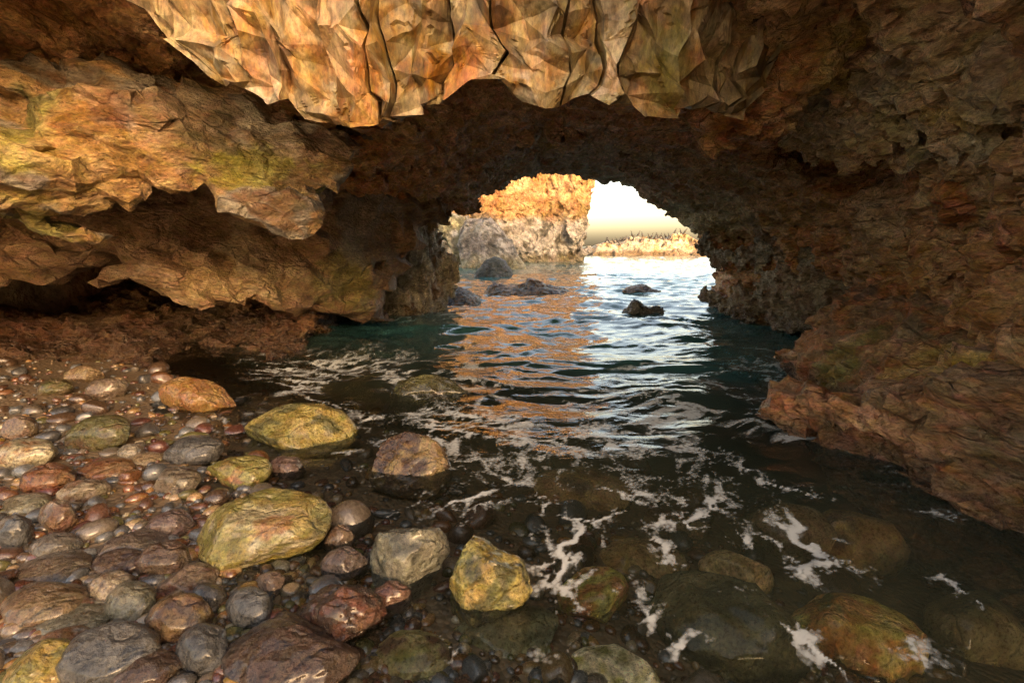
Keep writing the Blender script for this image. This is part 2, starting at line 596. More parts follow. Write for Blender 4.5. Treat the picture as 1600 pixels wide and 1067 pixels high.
BED = strata_matrix(24, 20, 7.0)
ST_L = strata_matrix(20, 10, 2.3)
def PT(px, py, y): return at_y(px, py, y)
def wall_fn(p):
    x, y, z = p.T
    yy = np.maximum(y, 0.35)
    # direction from the chamber's viewpoint at standing height
    dx, dz = x / yy, (z - H) / yy
    w = cT - dz * sT
    w = np.maximum(w, 0.15)
    u, v = dx / w, (sT + dz * cT) / w
    u = np.clip(u, -1.5, 1.4)
    v = np.clip(v, -1.1, 1.1)
    D = np.exp(depth_f(u, v))
    f = (D - y) * 0.75
    f = np.where(y < 1.7, np.minimum(f, 3.05 + 0.15 * y - x) , f)
    prism = poly_sdf(x, z, op_poly)
    prism = prism - 0.08 - 0.26 * np.maximum(y - 11.0, 0)
    prism = smax(prism, 7.0 - y, 0.3)
    f = smax(f, -prism, 0.15)
    for c_, r_ in ((PT(576, 470, 9.6), (0.42, 2.2, 0.95)), (PT(1312, 482, 7.6), (0.36, 1.6, 0.42)), (PT(1290, 195, 5.8), (0.5, 1.2, 0.45))):
        e_ = (np.linalg.norm((p - c_) / np.array(r_), axis=1) - 1) * min(r_)
        f = smax(f, -e_, 0.12)
    f = smax(f, y - 13.2 - 0.8 * vnoise(p * 0.5, 3), 0.3)
    warp = 0.3 * np.stack([fbm(p * 0.7, 3, 61), fbm(p * 0.7, 3, 62), fbm(p * 0.7, 3, 63)], 1)
    fa, e = facets((p + warp) @ ST_R.T / 1.15, 11)
    fb, e2 = facets((p + warp) @ ST_R.T / 0.5, 12)
    cs = sstep(13.5, 9.0, y) * 0.7 + 0.3
    rg = fbm((p + warp) @ ST_R.T * 0.75, 4, 24, 0.5, ridged=True)
    return f + (0.50 * fa + 0.28 * fb + 0.12 * fbm(p * 0.9, 4, 20) - 0.16 * rg) * cs
def PT(px, py, y): return at_y(px, py, y)
def limit(c, top=0.55):
    return c * np.minimum(1, top / np.maximum(c.max(1), 1e-6))[:, None]
def wall_col(p, n):
    c = palette(p @ ST_R.T, [UMBER, BROWN, (0.30, 0.17, 0.07), BROWN, (0.36, 0.23, 0.10), OCHRE], 1.5, 31, 1.9)
    c2 = palette(p @ strata_matrix(24, 20, 6).T, [UMBER, RUST, BUFF, GREY], 1.2, 33, 1.9)
    c = c * 0.65 + c2 * 0.35
    c = patches(p, c, [
        (PT(1460, 130, 3.6), 0.9, BUFF, 0.6), (PT(1530, 90, 3.0), 0.6, (0.5, 0.38, 0.2), 0.6), (PT(1480, 150, 3.5), 0.25, LICHEN, 0.3), (PT(1100, 100, 4.0), 0.5, BUFF, 0.7),
        (PT(1400, 190, 4.2), 0.3, MOSS, 0.6), (PT(1340, 70, 3.7), 0.35, MOSS, 0.55), (PT(1200, 120, 3.8), 0.4, OCHRE, 0.6), (PT(1200, 40, 3.5), 0.4, BUFF, 0.5),
        (PT(1560, 470, 3.1), 0.6, (0.44, 0.24, 0.085), 0.7), (PT(1450, 420, 4.1), 0.5, (0.42, 0.24, 0.09), 0.7), (PT(1350, 360, 5.2), 0.6, GREY, 0.6), (PT(1500, 280, 3.6), 0.5, BUFF, 0.6), (PT(1500, 320, 3.6), 0.25, (0.5, 0.2, 0.05), 0.8),
        (PT(900, 200, 6.5), (2.2, 1.5, 0.7), (0.24, 0.13, 0.07), 0.6), (PT(750, 260, 8), (2.0, 2, 0.8), (0.26, 0.15, 0.08), 0.6), (PT(960, 260, 9), (2.0, 3, 0.8), (0.26, 0.165, 0.10), 0.6),
        (PT(1100, 330, 10.5), (1.0, 2.5, 0.8), (0.17, 0.15, 0.085), 0.7), (PT(1150, 300, 8), (1.2, 2, 0.7), (0.2, 0.15, 0.08), 0.5),
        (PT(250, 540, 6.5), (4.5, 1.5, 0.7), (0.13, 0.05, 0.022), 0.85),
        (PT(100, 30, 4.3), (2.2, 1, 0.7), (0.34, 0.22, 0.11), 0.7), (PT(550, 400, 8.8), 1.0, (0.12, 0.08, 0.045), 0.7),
    ], 50)
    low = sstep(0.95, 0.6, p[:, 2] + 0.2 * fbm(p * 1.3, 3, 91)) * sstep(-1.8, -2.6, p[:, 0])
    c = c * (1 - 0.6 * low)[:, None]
    c = limit(c * ((1.3 + 1.3 * sstep(-1.0, 1.5, p[:, 0])) * (1 + 0.45 * sstep(1.6, 2.2, p[:, 2]) * sstep(4.5, 6.0, p[:, 1])))[:, None] * np.array([1.12, 0.97, 0.76]))  # right wall and roof painted brighter to stand in for the weak light there
    tide = sstep(0.55, 0.1, p[:, 2] + 0.25 * fbm(p * 1.5, 3, 90))[:, None] * 0.6
    return c * (1 - tide) + np.array((0.075, 0.05, 0.027)) * tide
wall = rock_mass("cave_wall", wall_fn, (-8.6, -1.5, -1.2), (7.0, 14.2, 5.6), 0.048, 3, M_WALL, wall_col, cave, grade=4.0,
                 fine=(('f', 0.34, 0.075, ST_R, 5), ('f', 0.13, 0.04, ST_R, 6), ('r', 0.55, 0.05, BED, 9), ('n', 0.1, 0.012, (1, 1, 1), 10)))

# --- polygonal rock masses: outline at a depth, front surface through depths, receding behind
def layer_fn(poly_px, y0, fronts, back, kx, kz, rnd, fa_sc, fa_amp, stm, seed, fb_amp=0.08, lam=0.02, rgk=0.3):
    pol = []
    for q in poly_px:
        w = at_y(q[0], q[1], q[2] if len(q) > 2 else y0)
        pol.append((w[0], w[2]))
    fp = [at_y(*f) for f in fronts]
    fr = tps([(q[0], q[2]) for q in fp], [q[1] for q in fp], lam)
    def fn(p):
        x, y, z = p.T
        yf = fr(x, z)
        b = np.maximum(y - yf, 0)
        d = poly_sdf(x - kx * b, z - kz * b, pol)
        f = smax(d, (yf - y) * 0.85, rnd)
        f = smax(f, y - back, 0.1)
        warp = 0.22 * np.stack([fbm(p * 0.9, 3, seed + 61), fbm(p * 0.9, 3, seed + 62), fbm(p * 0.9, 3, seed + 63)], 1)
        fa, e = facets((p + warp) @ stm.T / fa_sc, seed)
        fb, e2 = facets((p + warp) @ stm.T / (fa_sc * 0.42), seed + 1)
        rg = fbm((p + warp) @ stm.T * 0.9 / fa_sc, 4, seed + 6, 0.5, ridged=True)
        return f + 1.25 * fa_amp * fa + 1.25 * fb_amp * fb - rgk * fa_amp * rg + 0.05 * fbm(p * 1.2, 3, seed + 5) + 0.10 * sstep(0.10, 0.0, e)
    return fn
ST_V = np.diag([1.0, 1.0, 0.45]) @ np.array([[math.cos(.25), 0, math.sin(.25)], [0, 1, 0], [-math.sin(.25), 0, math.cos(.25)]])
over_px = [(150, -420), (190, -20), (235, 30), (300, 85), (345, 135), (420, 150), (470, 185), (525, 198), (578, 212), (640, 182), (690, 158), (703, 122),
           (760, 128), (800, 150), (862, 155), (900, 148), (960, 163), (1040, 182), (1100, 165), (1150, 188), (1185, 150), (1165, 70), (1120, 0), (1120, -420)]
over_fr = [(200, 0, 3.5), (350, 80, 3.5), (450, 120, 3.45), (560, 180, 3.35), (560, 0, 2.75), (400, 0, 3.0), (700, 100, 3.2), (700, 0, 2.8), (850, 130, 3.35), (850, 0, 2.75), (1000, 150, 3.4),
           (1000, 30, 2.9), (1130, 160, 3.8), (1120, 30, 3.3), (600, -300, 2.2), (1000, -300, 2.3), (200, -300, 2.8)]
def over_col(p, n):
    c = palette(p @ ST_V.T, [BROWN, OCHRE, GREY, GOLD, BUFF, BROWN, OCHRE, BUFF, RUST], 0.6, 71, 1.9)
    c2 = palette(p, [BROWN, OCHRE, CREAM, GREY, BUFF, (0.5, 0.26, 0.07), BROWN], 0.28, 73, 1.9)
    c = c * 0.5 + c2 * 0.5
    return patches(p, c, [(PT(545, 150, 3.3), 0.45, (0.50, 0.24, 0.05), 0.8), (PT(690, 120, 3.2), 0.22, (0.52, 0.22, 0.04), 0.8), (PT(860, 110, 3.3), 0.2, (0.5, 0.25, 0.06), 0.7),
        (PT(1030, 140, 3.4), 0.2, (0.5, 0.26, 0.06), 0.7), (PT(1060, 90, 3.3), 0.28, MOSS, 0.7), (PT(1130, 130, 3.7), 0.3, BUFF, 0.8), (PT(290, 40, 3.4), 0.35, BUFF, 0.7),
        (PT(420, 100, 3.4), 0.3, RUST, 0.6), (PT(480, 60, 3.0), 0.3, BUFF, 0.6), (PT(1000, 60, 3.0), 0.35, BUFF, 0.7)], 75)
def faceted_sheet(name, rim, rise, back, rows, wcol, seed, mat, colfn, parent, jit=0.09, slant=0.0, step=0.07, sub=10, noise=0.012, facet_tint=0.0):
    """a broken rock face: an uneven net of large planar facets with steps and fissures between its blocks, its foot along the rim"""
    r = np.random.RandomState(seed)
    R = np.array([at_y(*q) for q in rim])
    L_ = np.concatenate([[0], np.cumsum(np.linalg.norm(np.diff(R, axis=0), axis=1))])
    us, offs = [0.0], [0.0]
    off, left = 0.0, 2
    while us[-1] < L_[-1]:
        du = wcol * r.uniform(0.45, 1.5)
        left -= 1
        if left <= 0:
            u = us[-1] + du
            new = r.uniform(-step, step)
            if r.rand() < 0.6:
                us += [u, u + 0.006, u + 0.016, u + 0.022]
                offs += [off, -0.16, -0.16, new]
            else:
                us += [u, u + 0.012]
                offs += [off, new]
            off, left = new, r.randint(1, 4)
        else:
            us.append(us[-1] + du)
            offs.append(off)
    us, offs = np.array(us), np.array(offs)
    base = np.stack([np.interp(us, L_, R[:, a]) for a in range(3)], 1)
    nu, nv = len(us), len(rows)
    n = np.array([0.0, -1.0, -0.25]); n /= np.linalg.norm(n)
    G = np.zeros((nu, nv, 3))
    ju = r.uniform(-jit, jit, (nu, nv)); jv = r.uniform(-1, 1, (nu, nv)); jn = 0.8 * r.uniform(-jit, jit, (nu, 1)) + 0.85 * r.uniform(-jit, jit, (nu, nv))
    narrow = np.concatenate([[False], np.diff(us) < 0.02])
    for i in range(nu):
        if narrow[i]:                                   # both lips of a fissure share their jitter
            ju[i], jv[i], jn[i] = ju[i - 1], jv[i - 1], jn[i - 1]
        for j, v in enumerate(rows):
            if v >= 0: p_ = base[i] + np.array(rise) * v + np.array([slant * v, 0, 0])
            else: p_ = base[i] + np.array(back) * (-v)
            dv = (rows[min(j + 1, nv - 1)] - rows[max(j - 1, 0)]) / 2
            p_ = p_ + np.array([ju[i, j] * 0.6, 0, 0]) + np.array(rise) * (jv[i, j] * dv * 0.36 if v > 0 else jv[i, j] * (0.05 if v == 0 else 0.03))
            k = 1.0 if v >= 0 else 0.5
            G[i, j] = p_ + n * (offs[i] * k + jn[i, j])
    m = sub
    bary = np.array([(a / m, b / m, 1 - (a + b) / m) for a in range(m + 1) for b in range(m + 1 - a)])
    idx = {}
    for a in range(m + 1):
        for b in range(m + 1 - a): idx[(a, b)] = len(idx)
    tf = []
    for a in range(m):
        for b in range(m - a):
            tf.append((idx[(a, b)], idx[(a + 1, b)], idx[(a, b + 1)]))
            if a + b < m - 1: tf.append((idx[(a + 1, b)], idx[(a + 1, b + 1)], idx[(a, b + 1)]))
    tf = np.array(tf)
    VV, FF, k = [], [], 0
    for i in range(nu - 1):
        for j in range(nv - 1):
            q = [G[i, j], G[i + 1, j], G[i + 1, j + 1], G[i, j + 1]]
            tris = ((0, 1, 2), (0, 2, 3)) if r.rand() < 0.5 else ((0, 1, 3), (1, 2, 3))
            for t in tris:
                P_ = np.array([q[c] for c in t])
                VV.append(bary @ P_)
                FF.append(tf + k)
                k += len(bary)
    V = np.concatenate(VV); Q = np.concatenate(FF)
    fc, _ = facets(V @ ST_V.T / 0.16 + 0.3 * fbm(V * 5, 3, seed + 9)[:, None], seed + 4, step=0.15)
    fd = fbm(V @ ST_V.T * 14, 4, seed + 6, 0.6)
    wob = np.stack([fbm(V * 3.0, 4, seed + 1), fbm(V * 3.0, 4, seed + 2), fbm(V * 3.0, 4, seed + 3)], 1)
    V = V + noise * 3.2 * wob + n * (0.03 * fc + 0.010 * fd)[:, None]
    ft = 1 + np.repeat(r.uniform(-facet_tint, facet_tint, len(VV)), len(bary))[:, None] * np.array([1, 1, 1.3])
    o = to_mesh(name, V, Q, mat, colfn(V, None) * ft, parent)
    o.data.set_sharp_from_angle(angle=math.radians(30))
    return o
over_rim = [(140, -90, 3.6), (190, -20, 3.55), (235, 30, 3.5), (300, 85, 3.5), (345, 135, 3.5), (420, 150, 3.5), (470, 185, 3.45), (525, 198, 3.4), (578, 212, 3.35), (640, 182, 3.35), (690, 158, 3.35), (715, 128, 3.4), (760, 130, 3.4),
            (800, 150, 3.35), (862, 157, 3.35), (900, 150, 3.4), (960, 163, 3.4), (1040, 182, 3.45), (1100, 165, 3.65), (1150, 188, 3.8), (1185, 150, 3.9), (1215, 60, 3.8), (1230, -60, 3.7)]
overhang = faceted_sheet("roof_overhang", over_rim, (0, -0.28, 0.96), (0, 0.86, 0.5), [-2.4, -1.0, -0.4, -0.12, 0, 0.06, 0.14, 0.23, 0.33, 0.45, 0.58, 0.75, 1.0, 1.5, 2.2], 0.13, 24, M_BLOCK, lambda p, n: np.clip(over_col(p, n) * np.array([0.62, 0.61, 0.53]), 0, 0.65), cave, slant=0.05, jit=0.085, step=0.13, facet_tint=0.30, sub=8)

slab_px = [(-260, 60), (0, 88), (120, 88), (250, 97), (340, 148), (430, 170), (520, 202), (528, 216), (482, 240), (476, 285), (456, 300), (440, 332), (415, 347), (350, 318),
           (302, 302), (228, 345), (200, 362), (135, 373), (60, 358), (15, 332), (-80, 322), (-260, 330)]
slab_fr = [(0, 100, 4.3), (0, 220, 3.9), (0, 330, 4.2), (130, 200, 4.0), (130, 360, 4.15), (260, 120, 4.5), (260, 260, 4.2), (400, 190, 4.8), (400, 300, 4.5), (500, 210, 5.0), (460, 270, 4.7), (-250, 200, 3.0)]
def slab_col(p, n):
    c = palette(p @ ST_L.T, [BROWN, (0.34, 0.22, 0.11), (0.44, 0.28, 0.11), GREY, BROWN, (0.40, 0.29, 0.16)], 0.8, 81, 1.9)
    blot = (fbm(p * 4.5, 3, 88) > 0.22)[:, None] * 0.45
    c = patches(p, c, [(PT(250, 135, 4.3), 0.28, CREAM, 0.75), (PT(130, 140, 4.1), 0.22, BUFF, 0.8), (PT(70, 160, 4.0), 0.35, CREAM, 0.6), (PT(405, 180, 4.6), (0.42, 1, 0.5), CREAM, 0.8),
        (PT(430, 240, 4.6), (0.3, 1, 0.4), BUFF, 0.7), (PT(400, 258, 4.55), (0.7, 1, 0.22), LICHEN, 0.9), (PT(30, 200, 3.9), 0.5, LICHEN, 0.75), (PT(15, 170, 3.95), 0.35, DKGREEN, 0.7),
        (PT(60, 240, 3.9), 0.45, LICHEN, 0.55), (PT(60, 330, 4.1), 0.35, MOSS, 0.8), (PT(190, 290, 4.15), 0.6, (0.46, 0.27, 0.08), 0.75), (PT(160, 170, 4.1), 0.35, RUST, 0.5),
        (PT(300, 180, 4.4), 0.5, (0.22, 0.13, 0.06), 0.7)], 85)
    spots = sstep(0.30, 0.38, fbm(p * 5.5, 2, 188))[:, None] * sstep(2.0, 0.3, np.linalg.norm(p - PT(380, 210, 4.6), axis=1))[:, None] * 0.75
    return np.clip((c * (1 - spots) + np.array((0.13, 0.10, 0.04)) * spots) * 0.95, 0, 0.65)
slab = rock_mass("lichen_slab", layer_fn(slab_px, 4.2, slab_fr, 8.5, -0.35, 0.30, 0.14, 1.1, 0.20, ST_L, 41, 0.06, 0.02, 0.0), (-5.9, 2.6, 1.2), (-0.9, 7.5, 3.9), 0.022, 3, M_WALL, slab_col, cave,
                 fine=(('f', 0.3, 0.085, ST_L, 45), ('f', 0.11, 0.03, ST_L, 46), ('n', 0.25, 0.02, (1, 1, 1), 47)), decim=(6500, 5, 0.02, 910))

mid_px = [(-260, 330), (100, 320), (300, 260), (480, 230), (585, 205), (650, 320), (606, 350), (592, 400), (566, 460), (548, 524), (500, 524), (432, 494), (372, 466), (300, 442),
          (250, 431), (100, 433), (0, 441), (-260, 450)]
mid_fr = [(0, 380, 5.6), (0, 430, 5.6), (150, 400, 5.8), (300, 380, 6.1), (300, 430, 6.0), (420, 360, 6.5), (430, 470, 6.5), (520, 330, 7.0), (520, 430, 7.2), (540, 510, 7.7), (580, 300, 7.6), (600, 340, 8.0), (-250, 400, 4.8), (480, 270, 6.6)]
def mid_col(p, n):
    c = palette(p @ ST_L.T, [UMBER, BROWN, (0.24, 0.145, 0.065), BROWN, (0.28, 0.17, 0.08)], 0.9, 101, 1.8)
    c = patches(p, c, [(PT(440, 440, 6.6), (1.6, 2, 0.25), (0.36, 0.25, 0.11), 0.75), (PT(540, 440, 7.4), (0.35, 1, 0.7), MOSS, 0.6), (PT(560, 350, 7.6), 0.6, GREY, 0.6), (PT(380, 390, 6.3), 0.4, (0.3, 0.23, 0.13), 0.7),
                       (PT(130, 420, 5.8), 0.7, (0.20, 0.12, 0.05), 0.6)], 105) * 1.05
    tide = sstep(0.45, 0.1, p[:, 2] + 0.2 * fbm(p * 1.5, 3, 90))[:, None] * 0.6
    return c * (1 - tide) + np.array((0.05, 0.036, 0.02)) * tide
mid = rock_mass("hanging_ledge", layer_fn(mid_px, 6.5, mid_fr, 10.0, -0.25, 0.18, 0.18, 0.9, 0.26, ST_L, 51, 0.12), (-7.6, 4.2, -0.4), (-1.2, 10.2, 4.2), 0.028, 3, M_WALL, mid_col, cave,
                fine=(('f', 0.3, 0.09, ST_L, 55), ('f', 0.11, 0.03, ST_L, 56), ('n', 0.3, 0.03, (1, 1, 1), 57)), decim=(9500, 4, 0.02, 920))

knob_px = [(1110, -420), (1135, 60), (1160, 110), (1148, 180), (1190, 205), (1214, 224), (1238, 192), (1272, 166), (1300, 132), (1340, 112), (1400, 100), (1440, 60), (1460, -420)]
knob_fr = [(1140, 60, 3.7), (1150, 170, 4.1), (1210, 210, 4.3), (1210, 60, 3.6), (1290, 120, 3.95), (1290, 20, 3.5), (1400, 80, 3.7), (1400, 0, 3.3), (1200, -300, 2.6), (1400, -300, 2.4)]
knob = rock_mass("hanging_knob", layer_fn(knob_px, 3.9, knob_fr, 6.2, 0.1, 0.55, 0.2, 0.6, 0.20, ST_R, 151, 0.10), (1.2, 2.0, 1.9), (4.4, 6.3, 4.3), 0.022, 3, M_WALL, lambda p, n: limit(wall_col(p, n) * 1.2), cave,
                 fine=(('f', 0.17, 0.055, ST_R, 155), ('f', 0.07, 0.022, ST_R, 156), ('r', 0.3, 0.03, (1, 1, 1), 157)), decim=(7000, 4, 0.016, 930))
ridge_px = [(1432, -420), (1440, 0), (1425, 70), (1396, 132), (1415, 182), (1398, 232), (1440, 262), (1470, 240), (1505, 252), (1545, 200), (1592, 120), (1606, 60), (1690, -420)]
ridge_fr = [(1440, 60, 3.35), (1410, 200, 3.75), (1450, 240, 3.6), (1480, 120, 3.05), (1540, 160, 3.0), (1590, 100, 2.75), (1500, 20, 2.75), (1590, 20, 2.5), (1500, -300, 2.0), (1440, -300, 2.3)]
ST_D = strata_matrix(70, 200, 2.0)
def ridge_col(p, n):
    c = palette(p @ ST_D.T, [BROWN, BUFF, (0.4, 0.31, 0.18), CREAM, GREY, BUFF], 0.45, 161, 1.9)
    return patches(p, c, [(PT(1500, 170, 3.1), 0.25, LICHEN, 0.4), (PT(1420, 190, 3.7), 0.25, MOSS, 0.5), (PT(1560, 60, 2.7), 0.3, (0.4, 0.3, 0.17), 0.5)], 165)
def ridge_col2(p, n): return limit(ridge_col(p, n) * np.array([1.4, 1.2, 0.9]))
ridge = rock_mass("pale_ridge", layer_fn(ridge_px, 3.3, ridge_fr, 5.6, 0.2, 0.5, 0.16, 0.5, 0.20, ST_D, 171, 0.10), (1.9, 1.7, 1.6), (4.2, 5.7, 3.8), 0.02, 3, M_WALL, ridge_col2, cave,
                 fine=(('f', 0.14, 0.05, ST_D, 175), ('f', 0.06, 0.02, ST_D, 176), ('r', 0.3, 0.02, (1, 1, 1), 177)), decim=(8500, 4, 0.014, 940))
pier_px = [(1126, 350, 10.4), (1114, 400, 10.4), (1130, 430, 10.4), (1112, 462, 10.3), (1120, 495, 10.2), (1150, 520, 9.6), (1150, 700, 9.6), (1284, 700), (1284, 520), (1290, 450), (1320, 390), (1220, 330)]
pier_fr = [(1115, 490, 10.2), (1120, 420, 10.6), (1160, 500, 9.4), (1200, 450, 8.6), (1200, 530, 8.2), (1260, 430, 7.9), (1280, 540, 7.1), (1300, 480, 7.5), (1200, 380, 8.7), (1200, 650, 8.0)]
ST_P = strata_matrix(60, 0, 1.6)
def pier_col(p, n):
    c = palette(p @ ST_P.T, [BROWN, (0.38, 0.29, 0.17), (0.28, 0.18, 0.1), (0.42, 0.36, 0.26), (0.5, 0.38, 0.21)], 0.6, 111, 1.9)
    tide = sstep(0.5, 0.0, p[:, 2] + 0.2 * fbm(p * 1.5, 3, 90))[:, None] * 0.55
    return c * (1 - tide) + np.array((0.05, 0.042, 0.025)) * tide
pier = rock_mass("arch_pier", layer_fn(pier_px, 9.0, pier_fr, 12.0, 0.46, 0.0, 0.2, 0.7, 0.22, ST_P, 71, 0.12), (3.2, 6.2, -0.9), (7.6, 12.6, 2.4), 0.03, 3, M_WALL, pier_col, cave,
                 fine=(('f', 0.17, 0.07, ST_P, 75), ('f', 0.08, 0.03, ST_P, 76), ('r', 0.3, 0.03, (1, 1, 1), 77)))

crop_px = [(1232, 672), (1240, 636), (1282, 606), (1308, 562), (1345, 540), (1400, 505), (1480, 480), (1800, 430), (1800, 1100), (1400, 1000), (1310, 790), (1264, 712)]
crop_fr = [(1205, 655, 3.95), (1240, 690, 3.6), (1300, 735, 3.15), (1400, 765, 2.85), (1500, 785, 2.6), (1600, 810, 2.38), (1260, 620, 4.2), (1295, 570, 4.7), (1400, 620, 3.55), (1400, 530, 4.4),
           (1500, 600, 3.2), (1500, 700, 2.85), (1600, 600, 2.75), (1600, 700, 2.55), (1600, 500, 2.95), (1750, 650, 2.2), (1700, 850, 2.1), (1900, 800, 1.85), (1950, 600, 1.9), (1800, 1000, 2.0), (1560, 760, 2.5), (1550, 900, 2.45), (2300, 700, 1.5), (1400, 900, 2.7), (1290, 900, 3.1)]
def crop_col(p, n):
    c = palette(p @ ST_R.T, [UMBER, RUST, BROWN, (0.34, 0.17, 0.07), RUST], 0.7, 121, 1.8)
    c = patches(p, c, [(PT(1290, 640, 3.6), 0.35, (0.30, 0.10, 0.04), 0.7), (PT(1420, 660, 3.3), (0.7, 0.7, 0.4), (0.36, 0.18, 0.085), 0.75), (PT(1560, 620, 2.8), 0.4, (0.46, 0.28, 0.05), 0.85), (PT(1480, 580, 3.3), 0.45, (0.42, 0.27, 0.06), 0.7),
        (PT(1330, 570, 4.3), 0.4, MOSS, 0.6), (PT(1400, 560, 4.0), 0.4, DKGREEN, 0.5), (PT(1230, 640, 4.0), 0.35, (0.1, 0.06, 0.03), 0.7)], 125) * 1.3
    tide = sstep(0.28, 0.02, p[:, 2] + 0.15 * fbm(p * 2.5, 3, 90))[:, None] * 0.7
    return c * (1 - tide) + np.array((0.05, 0.032, 0.018)) * tide
_crop = layer_fn(crop_px, 3.4, crop_fr, 5.6, 0.62, -0.10, 0.22, 0.55, 0.15, ST_R, 91, 0.07, 0.15)
def crop_fn(p):
    e_ = (np.linalg.norm((p - np.array([3.6, 2.75, -0.35])) / np.array([1.15, 0.95, 1.35]), axis=1) - 1) * 0.95
    return smin(_crop(p), e_ + 0.15 * facets(p @ ST_R.T / 0.5, 92)[0], 0.12)
outc = rock_mass("rock_outcrop", crop_fn, (1.5, 0.9, -0.9), (5.2, 7.0, 1.6), 0.022, 3, M_WALL, crop_col, None,
                 fine=(('f', 0.2, 0.06, ST_R, 95), ('f', 0.075, 0.024, ST_R, 96), ('n', 0.25, 0.02, ST_R, 97), ('r', 0.45, 0.035, BED, 98)), decim=(16000, 3, 0.012, 950))
tag(outc, "reddish brown layered outcrop sloping into the water under the cave wall", "rock outcrop")

pil_px = [(606, 300), (610, 345), (606, 390), (602, 430), (594, 470), (586, 505), (586, 560), (690, 560), (688, 490), (690, 450), (686, 412), (668, 388), (664, 350), (670, 300)]
pil_fr = [(620, 345, 10.4), (620, 420, 10.0), (610, 490, 9.8), (650, 350, 10.6), (650, 420, 10.3), (650, 490, 10.1), (685, 420, 11.1), (685, 490, 10.8), (602, 430, 10.5), (620, 560, 10)]
ST_C = np.diag([1.6, 1.6, 0.6])
def pil_col(p, n):
    c = palette(p @ ST_C.T, [BROWN, (0.42, 0.37, 0.28), (0.5, 0.42, 0.28), GREY, (0.55, 0.48, 0.34)], 0.5, 131, 1.9)
    c = patches(p, c, [(PT(684, 450, 11), 0.35, (0.30, 0.17, 0.06), 0.7)], 135)
    c = np.clip(c * 1.35, 0, 0.65)
    tide = sstep(0.5, 0.0, p[:, 2])[:, None] * 0.5
    return c * (1 - tide) + np.array((0.05, 0.04, 0.022)) * tide
pil = rock_mass("rock_pillar", layer_fn(pil_px, 10.3, pil_fr, 12.4, -0.15, 0.0, 0.25, 0.7, 0.2, ST_C, 131, 0.12), (-3.7, 9.2, -0.9), (-1.0, 12.8, 2.9), 0.03, 3, M_WALL, pil_col, None,
                fine=(('f', 0.2, 0.06, ST_C, 135), ('f', 0.09, 0.025, ST_C, 136), ('r', 0.3, 0.03, ST_C, 137)))
tag(pil, "grey fluted rock pillar standing in the water under the cave roof", "rock pillar")

# --- unseen rock over and beside the cave, with blocks added to shade cave and far cliff
def coarse_rock(name, fn, lo, hi, h, mat, colfn, parent=None, fine=()):
    return rock_mass(name, fn, lo, hi, h / 2, 2, mat, colfn, parent, fine)
def box_sdf(p, lo, hi):
    c = (np.asarray(lo) + np.asarray(hi)) / 2
    e = (np.asarray(hi) - np.asarray(lo)) / 2
    q = np.abs(p - c) - e
    return np.linalg.norm(np.maximum(q, 0), axis=1) + np.minimum(q.max(axis=1), 0)
def mass_fn(p):
    a = box_sdf(p, (-14, 6.4, 4.6), (30, 13.0, 11))
    b = smin(box_sdf(p, (11, 3, -2), (52, 13.0, 10.6)), box_sdf(p, (8, -90, -2), (76, -56, 18.5)), 0.5)  # second box: unseen block behind the camera, added to keep the sun off the cave
    c = box_sdf(p, (-30, 4.6, -2), (-7.8, 13, 11))
    b = smin(b, box_sdf(p, (24, 3, -2), (60, 13, 13)), 0.5)  # taller unseen block, added to shade the foot of the far cliff
    d = box_sdf(p, (5.2, -3, -2), (14, 3.2, 3.4))
    f = smin(smin(smin(a, b, 0.5), c, 0.5), d, 0.4)
    fa, e = facets(p / 3.2, 201)
    return f + 1.0 * fa + 0.6 * fbm(p * 0.25, 4, 203)
def mass_col(p, n):
    return palette(p, [BROWN, OCHRE, BUFF, BROWN, GREY], 4.0, 211, 1.7)
mass = coarse_rock("cliff_and_sun_blocks", mass_fn, (-32, -94, -2.5), (80, 15.5, 22), 1.3, M_FAR, mass_col, cave)

# ------------------------------------------------------------------ far cliff, stacks, island
def cliff_fn(p):
    x, y, z = p.T
    # headland: a blunt prow with a near vertical end
    fr = tps([(-14, 0), (-6, 0), (0, 0), (3, 0), (5.6, 0), (-6, 6), (0, 6), (5.6, 6), (-6, 14), (0, 14), (6, 14)], [37, 41, 44.5, 45, 46.5, 42, 45, 46.2, 43, 45.8, 47])
    f = smax((fr(x, z) - y) * 0.9, x - (7.0 + 0.06 * (z - 3) + 0.25 * np.sin(z * 1.1)), 0.5)
    f = smax(f, z - 14, 0.6)
    f = smin(f, 99, 0.1)
    fa, e = facets(p @ np.diag([1, 1, 0.7]).T / 2.8, 301)
    fb, e2 = facets(p / 1.1, 302)
    cut = sstep(1.3, 0.2, z) * 0.35
    return f + 0.9 * fa + 0.34 * fb + 0.3 * fbm(p * 0.35, 4, 305) + cut + 0.3 * sstep(0.12, 0, e)
def cliff_col(p, n):
    up_ = palette(p, [(0.26, 0.13, 0.04), (0.34, 0.18, 0.06), (0.37, 0.23, 0.09), (0.22, 0.10, 0.03)], 1.6, 311, 1.8)
    lo_ = palette(p, [(0.20, 0.17, 0.12), (0.36, 0.31, 0.24), (0.42, 0.37, 0.29), (0.10, 0.085, 0.055), (0.38, 0.33, 0.25)], 1.5, 313, 1.9)
    m = sstep(-0.5, 0.5, p[:, 2] - 3.9 + 1.1 * fbm(p * 0.5, 4, 315))[:, None]
    c = lo_ * (1 - m) + up_ * m
    t = sstep(1.1, 0.4, p[:, 2] + 0.6 * fbm(p * 0.9, 3, 317))[:, None] * 0.7
    return c * (1 - t) + np.array((0.16, 0.11, 0.035)) * t
